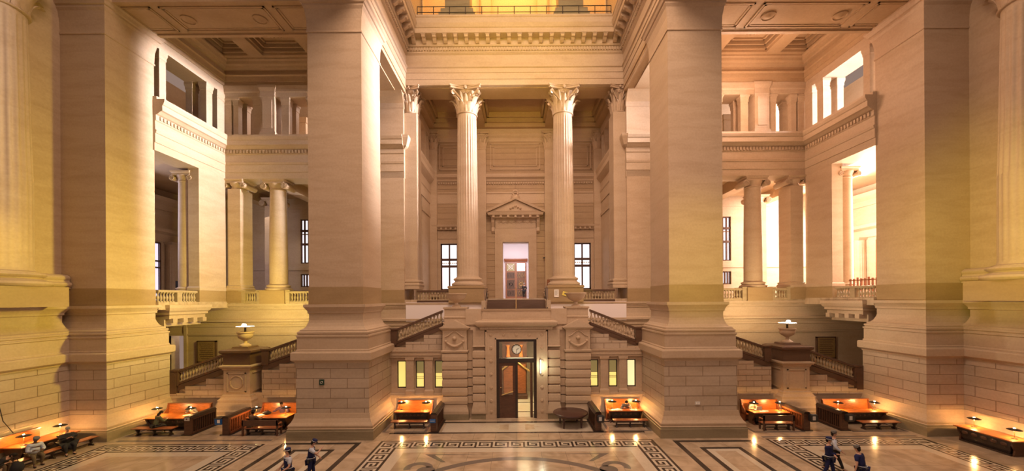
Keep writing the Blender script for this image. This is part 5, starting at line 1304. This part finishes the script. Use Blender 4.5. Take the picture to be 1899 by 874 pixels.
# papers and bags on the desks
def papers(x, y, n, label, z=.78, spread=.3):
    t = thing('papers', (x, y, z), label, 'papers')
    for i in range(n):
        o = MB().box(-.15, .15, -.105, .105, .003*i, .003*i+.002).build('sheet', 'paper', t); o.location = (random.uniform(-spread, spread), random.uniform(-.12, .12), 0); o.rotation_euler.z = random.uniform(-.6, .6)
papers(6.5, 25.0, 6, 'white papers spread in front of the reading person near the round table', spread=.45)
papers(7.3, 24.95, 4, 'bright stack of papers at the elbow of the reading person', spread=.08)
papers(15.2, 24.5, 3, 'white sheets on the inner desk of the bright bay', spread=.2)
papers(-20.3, 24.4, 4, 'loose papers on the outer desk of the dim bay', spread=.35)
papers(-15.6, 24.3, 3, 'papers by the hatted person on the inner desk of the dim bay', spread=.2)
t = thing('laptop', (14.95, 24.75, .78), 'pale open laptop on the inner desk of the bright bay', 'laptop')
MB().box(-.17, .17, -.12, .12, 0, .02).build('keyboard', 'grey_notice', t); MB().box(-.17, .17, -.13, -.115, .02, .24).build('screen', 'grey_notice', t)
def bag(x, y, z, label, mat, sc_=(.3, .2, .2)):
    t = thing('bag', (x, y, z), label, 'bag')
    MB().ball((0, 0, sc_[2]*.93), 1, 14, 9, sc_).build('body', mat, t, True)
    q = MB(); q.tube([(-sc_[0]*.4, 0, sc_[2]*1.8), (-sc_[0]*.3, 0, sc_[2]*2.5), (sc_[0]*.3, 0, sc_[2]*2.5), (sc_[0]*.4, 0, sc_[2]*1.8)], .02, 6); q.build('strap', 'black_cloth', t, True)
bag(-15.35, 24.5, .78, 'dark crumpled bag lying on the inner desk of the dim bay', 'black_cloth', (.28, .16, .10))
bag(-22.75, 18.1, 0, 'dark bag on the floor beside the man in the white shirt', 'black_cloth', (.3, .25, .28))
bag(20.9, 24.9, .0, 'x', 'black_cloth') if False else None

# ------------------------------------------------------------------ people
def skin_obj(name, verts, edges, radii, mat, parent, root=0, sub=2):
    me = bpy.data.meshes.new(name); me.from_pydata(verts, edges, []); me.materials.append(M[mat])
    o = bpy.data.objects.new(name, me); C.objects.link(o); o.parent = parent
    sk = o.modifiers.new('skin', 'SKIN'); sk.use_smooth_shade = True
    for i, r in enumerate(radii):
        d = me.skin_vertices[0].data[i]; d.radius = r if isinstance(r, tuple) else (r, r); d.use_root = (i == root)
    su = o.modifiers.new('sub', 'SUBSURF'); su.levels = sub; su.render_levels = sub
    return o
def person(loc, rz, label, pose='stand', skin='skin', top='black_cloth', legs='black_cloth', hair='hair', hat=None, vest=None, sleeves='long', lean=0.0,
           hands=((-.28, -.30, .80), (.28, -.30, .80)), stride=0.0, look=0.0, tuck=0.0, girth=1.0, seat=.45, name='person', shoe='shoe', nod=0.0, hairlong=False, robe=False):
    t = thing(name, loc, label, 'person', None, rz)
    sit = pose == 'sit'
    hz = seat + .10 if sit else .93
    def up(z, fwd=0):            # torso point at height z over the hip, leaned forward (towards -y)
        return Vector((0, -math.sin(lean)*z - fwd, hz + math.cos(lean)*z))
    hip = Vector((0, 0, hz)); waist = up(.20); chest = up(.38); upc = up(.48); neck = up(.56); nk2 = up(.62)
    hd = Vector((0, -math.sin(lean+nod)*.11, math.cos(lean+nod)*.11)); headc = nk2 + hd; crown = headc + hd*.75
    V = []; E = []; R = []
    def av(p, r, par=None):
        V.append(tuple(p)); R.append(r); i = len(V)-1
        if par is not None: E.append((par, i))
        return i
    g = girth
    ih = av(hip, (.155*g, .12*g)); iw = av(waist, (.13*g, .10*g), ih); ic = av(chest, (.16*g, .115*g), iw); iu = av(upc, (.13*g, .10*g), ic)
    i1 = av(neck, .055, iu); i2 = av(nk2, .052, i1); i3 = av(headc - hd*.25 + Vector((0, -.02, 0)), (.068, .082), i2); i4 = av(headc + hd*.35, (.074, .092), i3); i5 = av(crown, (.05, .06), i4)
    arms = []; legsp = []
    for k, sx_ in enumerate((-1, 1)):
        sh = upc + Vector((sx_*.185*(.9+.1*g), 0, -.01)); hnd = Vector(hands[k])
        hnd = Vector((hnd.x, hnd.y, hnd.z + 0))
        d = hnd - sh; L = d.length; l1, l2 = .29, .27
        if L > l1+l2-.01: hnd = sh + d.normalized()*(l1+l2-.01); d = hnd-sh; L = d.length
        a_ = (l1*l1 - l2*l2 + L*L)/(2*L); h_ = math.sqrt(max(.0001, l1*l1-a_*a_))
        pole = Vector((sx_*.55, .6, -.5)); pole = (pole - d.normalized()*pole.dot(d.normalized())).normalized()
        elb = sh + d.normalized()*a_ + pole*h_
        js = av(sh, .062, iu); je = av(elb, .045, js); jw = av(hnd, .030, je)
        fd = (hnd-elb).normalized(); palm = hnd + fd*.06; jp = av(palm, (.040, .018), jw)
        side = Vector((1, 0, 0)); side = (side - fd*side.dot(fd)).normalized(); nrm = fd.cross(side).normalized()
        if nrm.z > 0: nrm = -nrm
        for q_, ln in enumerate((.062, .072, .068, .054)):
            off = side*((q_-1.5)*.021)*sx_; b0 = av(palm+fd*.03+off, .0095, jp); b1 = av(palm+fd*(.03+ln*.55)+off+nrm*.010, .0085, b0); av(palm+fd*(.03+ln*.85)+off+nrm*.034, .0075, b1)
        th = av(palm-fd*.015-side*.045*sx_, .011, jp); av(palm+fd*.02-side*.062*sx_+nrm*.015, .009, th)
        arms.append((sh, elb, hnd))
        hp = hip + Vector((sx_*.095, 0, -.04))
        if sit:
            kn = Vector((sx_*(.14+.05*(g-1)), -.44, seat+.07)); an = Vector((sx_*.14, -.44 + tuck*(1 if k else -.6) + .05, .09)); toe = an + Vector((sx_*.03, -.17, -.05))
        else:
            f = stride*(1 if k else -1)
            kn = Vector((sx_*.10, -f*.5 - .03, .50)); an = Vector((sx_*.10, -f + (.06 if f < 0 else 0), .09 + (.05 if f < 0 else 0))); toe = an + Vector((sx_*.02, -.17, -.05))
        j0 = av(hp, .092*g, ih); j1 = av(kn, .058, j0); j2 = av(an, .040, j1); av(toe, .032, j2)
        legsp.append((hp, kn, an, toe))
    skin_obj('body', V, E, R, skin, t, 0, 1)
    # head details
    fwd = Vector((math.sin(look), -math.cos(look), 0)); rt = Vector((-fwd.y, fwd.x, 0)); upv = hd.normalized()
    fc = headc - hd*.02
    q = MB()
    for sg in (-1, 1): q.ball(tuple(fc + fwd*.083 + rt*.032*sg + upv*.015), .011, 6, 4)
    q.build('eye', 'ink', t, True)
    q = MB(); q.ball(tuple(fc + fwd*.100 - upv*.015), .016, 6, 4, (.8, 1, 1.3))
    for sg in (-1, 1): q.ball(tuple(fc + rt*.078*sg), .022, 6, 4, (.5, .8, 1.2))
    q.build('nose_and_ears', skin, t, True)
    q = MB(); q.ball(tuple(fc + fwd*.088 - upv*.055), .016, 6, 4, (1.3, .5, .4)); q.build('mouth', 'mid_wood', t, True)
    if hair:
        q = MB(); c_ = headc + upv*.055 - fwd*.022; q.ball(tuple(c_), .100, 14, 9, (.92, 1.0, .88)); q.ball(tuple(headc - fwd*.055 - upv*.02), .072, 10, 7, (1, .8, 1.1))
        if hairlong: q.ball(tuple(headc - fwd*.05 - upv*.11), .085, 10, 7, (1, .8, 1.4))
        q.build('hair', hair, t, True)
    if hat:
        c_ = crown - upv*.02
        q = MB(); n = 16; q.lathe([(.102, -.02), (.106, .02), (.112, .06), (.10, .085), (.04, .09)], n=n)
        if hat == 'brim_hat': q.lathe([(.10, -.03), (.19, -.035), (.19, -.02), (.10, -.01)], n=n)
        o = q.build('hat' if hat == 'brim_hat' else 'cap', 'navy_cloth' if hat == 'cap' else ('grey_cloth' if hat == 'flat_cap' else 'black_cloth'), t, True); o.location = c_; o.rotation_euler.x = lean + nod
        if hat == 'cap':
            q = MB(); q.prism([(-.07, -.09), (.07, -.09), (.05, -.16), (-.05, -.16)], 'z', -.015, 0); v = q.build('visor', 'black_plastic', o); v.rotation_euler.z = look
            q = MB(); q.lathe([(.1085, .0), (.1085, .02)], n=16); q.build('pale_band', 'hivis', o)
    # clothes: shirt with sleeves
    V = []; E = []; R = []
    e = 1.13
    a0 = av(hip + Vector((0, 0, -.03)), (.175*g*e, .135*g*e)); a1 = av(waist, (.148*g*e, .118*g*e), a0); a2 = av(chest, (.172*g*e, .128*g*e), a1); a3 = av(upc, (.15*g*e, .112*g*e), a2); av(upc.lerp(neck, .55), (.082, .075), a3)
    for sh, elb, hnd in arms:
        b0 = av(sh, .080*e*g**.5, a3); b1 = av(elb if sleeves == 'long' else sh.lerp(elb, .75), .064*e*g**.5, b0)
        if sleeves == 'long': av(elb.lerp(hnd, .88), .050*e, b1)
    skin_obj('shirt' if not robe else 'coat', V, E, R, top, t, 0, 1)
    V = []; E = []; R = []
    b0 = av(hip, (.17*g*e, .13*g*e))
    for hp, kn, an, toe in legsp: c0 = av(hp, .10*g*e, b0); c1 = av(kn, .068*e, c0); av(kn.lerp(an, .93), .052*e, c1)
    skin_obj('trousers', V, E, R, legs, t, 0, 1)
    for hp, kn, an, toe in legsp:
        V = []; E = []; R = []; c0 = av(an + Vector((0, .04, -.045)), .045); c1 = av(an.lerp(toe, .5) + Vector((0, 0, -.01)), (.048, .04), c0); av(toe, (.045, .032), c1)
        skin_obj('shoe', V, E, R, shoe, t, 0, 1)
    if vest:
        V = []; E = []; R = []; e = 1.28
        a0 = av(up(.04), (.165*g*e, .13*g*e)); a1 = av(waist, (.145*g*e, .115*g*e), a0); a2 = av(chest, (.168*g*e, .128*g*e), a1); a3 = av(upc, (.14*g*e, .108*g*e), a2); av(upc.lerp(neck, .3), (.095, .085), a3)
        for sg in (-1, 1): av(upc + Vector((sg*.13, 0, .02)), .075, a3)
        skin_obj('vest', V, E, R, vest, t, 0, 1)
        q = MB(); r_ = .235*g
        for zz in (.10,):
            c_ = up(zz); q.add(*(lambda b: (b.v, b.f))(MB().lathe([(r_*.93, -.022), (r_*.95, 0), (r_*.93, .022)], c_.x, c_.y, 20, 0, .78))) if False else None
            pts = [(c_.x + r_*.93*math.cos(2*PI*k/20), c_.y + r_*.77*math.sin(2*PI*k/20), c_.z) for k in range(20)]; q.tube(pts, .011, 6, True)
        q.build('reflective_stripe', 'hivis', t, True)
        q = MB(); c_ = hip + Vector((0, 0, .02))
        q.tube([(c_.x + .2*g*math.cos(2*PI*k/16), c_.y + .16*g*math.sin(2*PI*k/16), c_.z) for k in range(16)], .026, 6, True)
        for k in (1, 6, 9): q.box(c_.x+.2*math.cos(k)-.045, c_.x+.2*math.cos(k)+.045, .16*math.sin(k)-.04, .16*math.sin(k)+.04, c_.z-.1, c_.z+.05)
        q.build('belt', 'black_plastic', t)
    return t
# police officers on the floor, dim side
person((-9.25, 16.1, 0), -.7, 'police officer in navy vest and cap standing apart, before the great pier, dim side', top='white_cloth', legs='navy_cloth', sleeves='short', hat='cap', vest='navy_cloth', hands=((-.22, -.25, .98), (.20, -.28, 1.0)), look=-.5)
person((-8.85, 17.1, 0), 1.9, 'taller police officer in navy vest, head lowered towards his raised hand', top='white_cloth', legs='navy_cloth', sleeves='short', hat='cap', vest='navy_cloth', hands=((-.12, -.42, 1.38), (.2, -.30, .95)), lean=.12, nod=.35, stride=.12)
# officers walking, bright side
person((13.25, 16.95, 0), .6, 'police officer in navy uniform with arms folded, walking in front of a colleague', top='navy_cloth', legs='navy_cloth', hat='cap', vest='navy_cloth', hands=((.10, -.26, 1.12), (-.10, -.24, 1.10)), stride=.15, look=.3)
person((14.1, 17.75, 0), 1.0, 'officer in white shirt and dark trousers striding behind his colleagues', top='white_cloth', legs='black_cloth', hat='flat_cap', hands=((-.3, -.25, 1.0), (.3, -.2, .95)), stride=.34, sleeves='long')
person((13.75, 15.9, 0), PI+.5, 'police officer in navy vest seen from behind, leaning forward as he walks', top='navy_cloth', legs='navy_cloth', sleeves='short', vest='navy_cloth', hands=((-.33, -.05, .86), (.33, -.1, .85)), lean=.22, stride=.22, hat='flat_cap')
# seated men on the wall bench, facing the hall (+x)
person((-22.95, 18.95, 0), PI/2-.35, 'seated man in white shirt and khaki trousers on the wall bench, looking down', 'sit', 'skin_dark', 'white_cloth', 'khaki_cloth', 'grey_hair', hands=((-.12, -.36, .78), (.14, -.38, .78)), lean=.22, nod=.4, hat='flat_cap', tuck=.1, girth=1.25)
person((-22.95, 20.35, 0), PI/2-.45, 'heavy seated man in black coat on the wall bench, looking at a phone', 'sit', 'skin', 'black_cloth', 'black_cloth', 'grey_hair', None, hands=((-.06, -.36, .88), (.08, -.34, .88)), lean=.10, nod=.25, girth=1.7, tuck=.05, robe=True)
person((-23.1, 17.6, 0), PI/2+.4, 'person in dark clothes bending low over the bench end, hands lit orange', 'sit', 'skin', 'black_cloth', 'brown_cloth', 'hair', None, hands=((-.1, -.45, .62), (.2, -.40, .62)), lean=1.0, nod=.3)
# at the desks
person((-20.95, 23.1, 0), PI-.5, 'person in dark hooded jacket seated on the low bench, writing at the outer desk', 'sit', 'skin', 'green_cloth', 'black_cloth', 'hair', None, hands=((-.15, -.5, .86), (.18, -.48, .86)), lean=.35, nod=.3, hairlong=True, shoe='shoe_white')
person((-20.35, 25.15, 0), .15, 'person in grey bent over the papers behind the outer desk of the dim bay', 'sit', 'skin', 'grey_cloth', 'black_cloth', 'hair', None, hands=((-.2, -.42, .84), (.2, -.40, .84)), lean=.5, nod=.5)
person((-15.35, 23.12, 0), PI-.2, 'person in wide black hat seated with back to the hall at the inner desk', 'sit', 'skin_dark', 'brown_cloth', 'khaki_cloth', 'hair', 'brim_hat', hands=((-.2, -.5, .86), (.2, -.5, .86)), lean=.12, nod=.15)
person((-14.75, 25.15, 0), 0, 'person in purple shirt behind the inner desk, arms spread on the tabletop', 'sit', 'skin_dark', 'purple_cloth', 'black_cloth', 'hair', None, hands=((-.42, -.38, .84), (.42, -.36, .84)), lean=.18, nod=.2)
person((6.95, 25.55, 0), 0, 'person with dark hair bent over the bright papers at the desk near the round table', 'sit', 'skin', 'grey_cloth', 'black_cloth', 'hair', None, hands=((-.2, -.45, .86), (.15, -.36, .90)), lean=.38, nod=.6, hairlong=True, girth=1.2)
person((14.75, 25.15, 0), .2, 'person in pale top reading behind the inner desk of the bright bay', 'sit', 'skin', 'grey_cloth', 'black_cloth', 'hair', None, hands=((-.2, -.42, .86), (.1, -.34, 1.0)), lean=.3, nod=.5)
person((.95, 46.2, 7.82), -.4, 'person in dark suit standing in the tall upper doorway', top='black_cloth', legs='black_cloth', hands=((-.2, -.25, 1.05), (.2, -.25, 1.1)), hair='grey_hair')
t = MB().box(-.04, .04, -.08, .08, 0, .012).build('phone', 'black_plastic'); tag(t, 'small phone held by the heavy man in the black coat', 'phone', None, 'thing'); t.location = (-22.6, 20.25, .9)
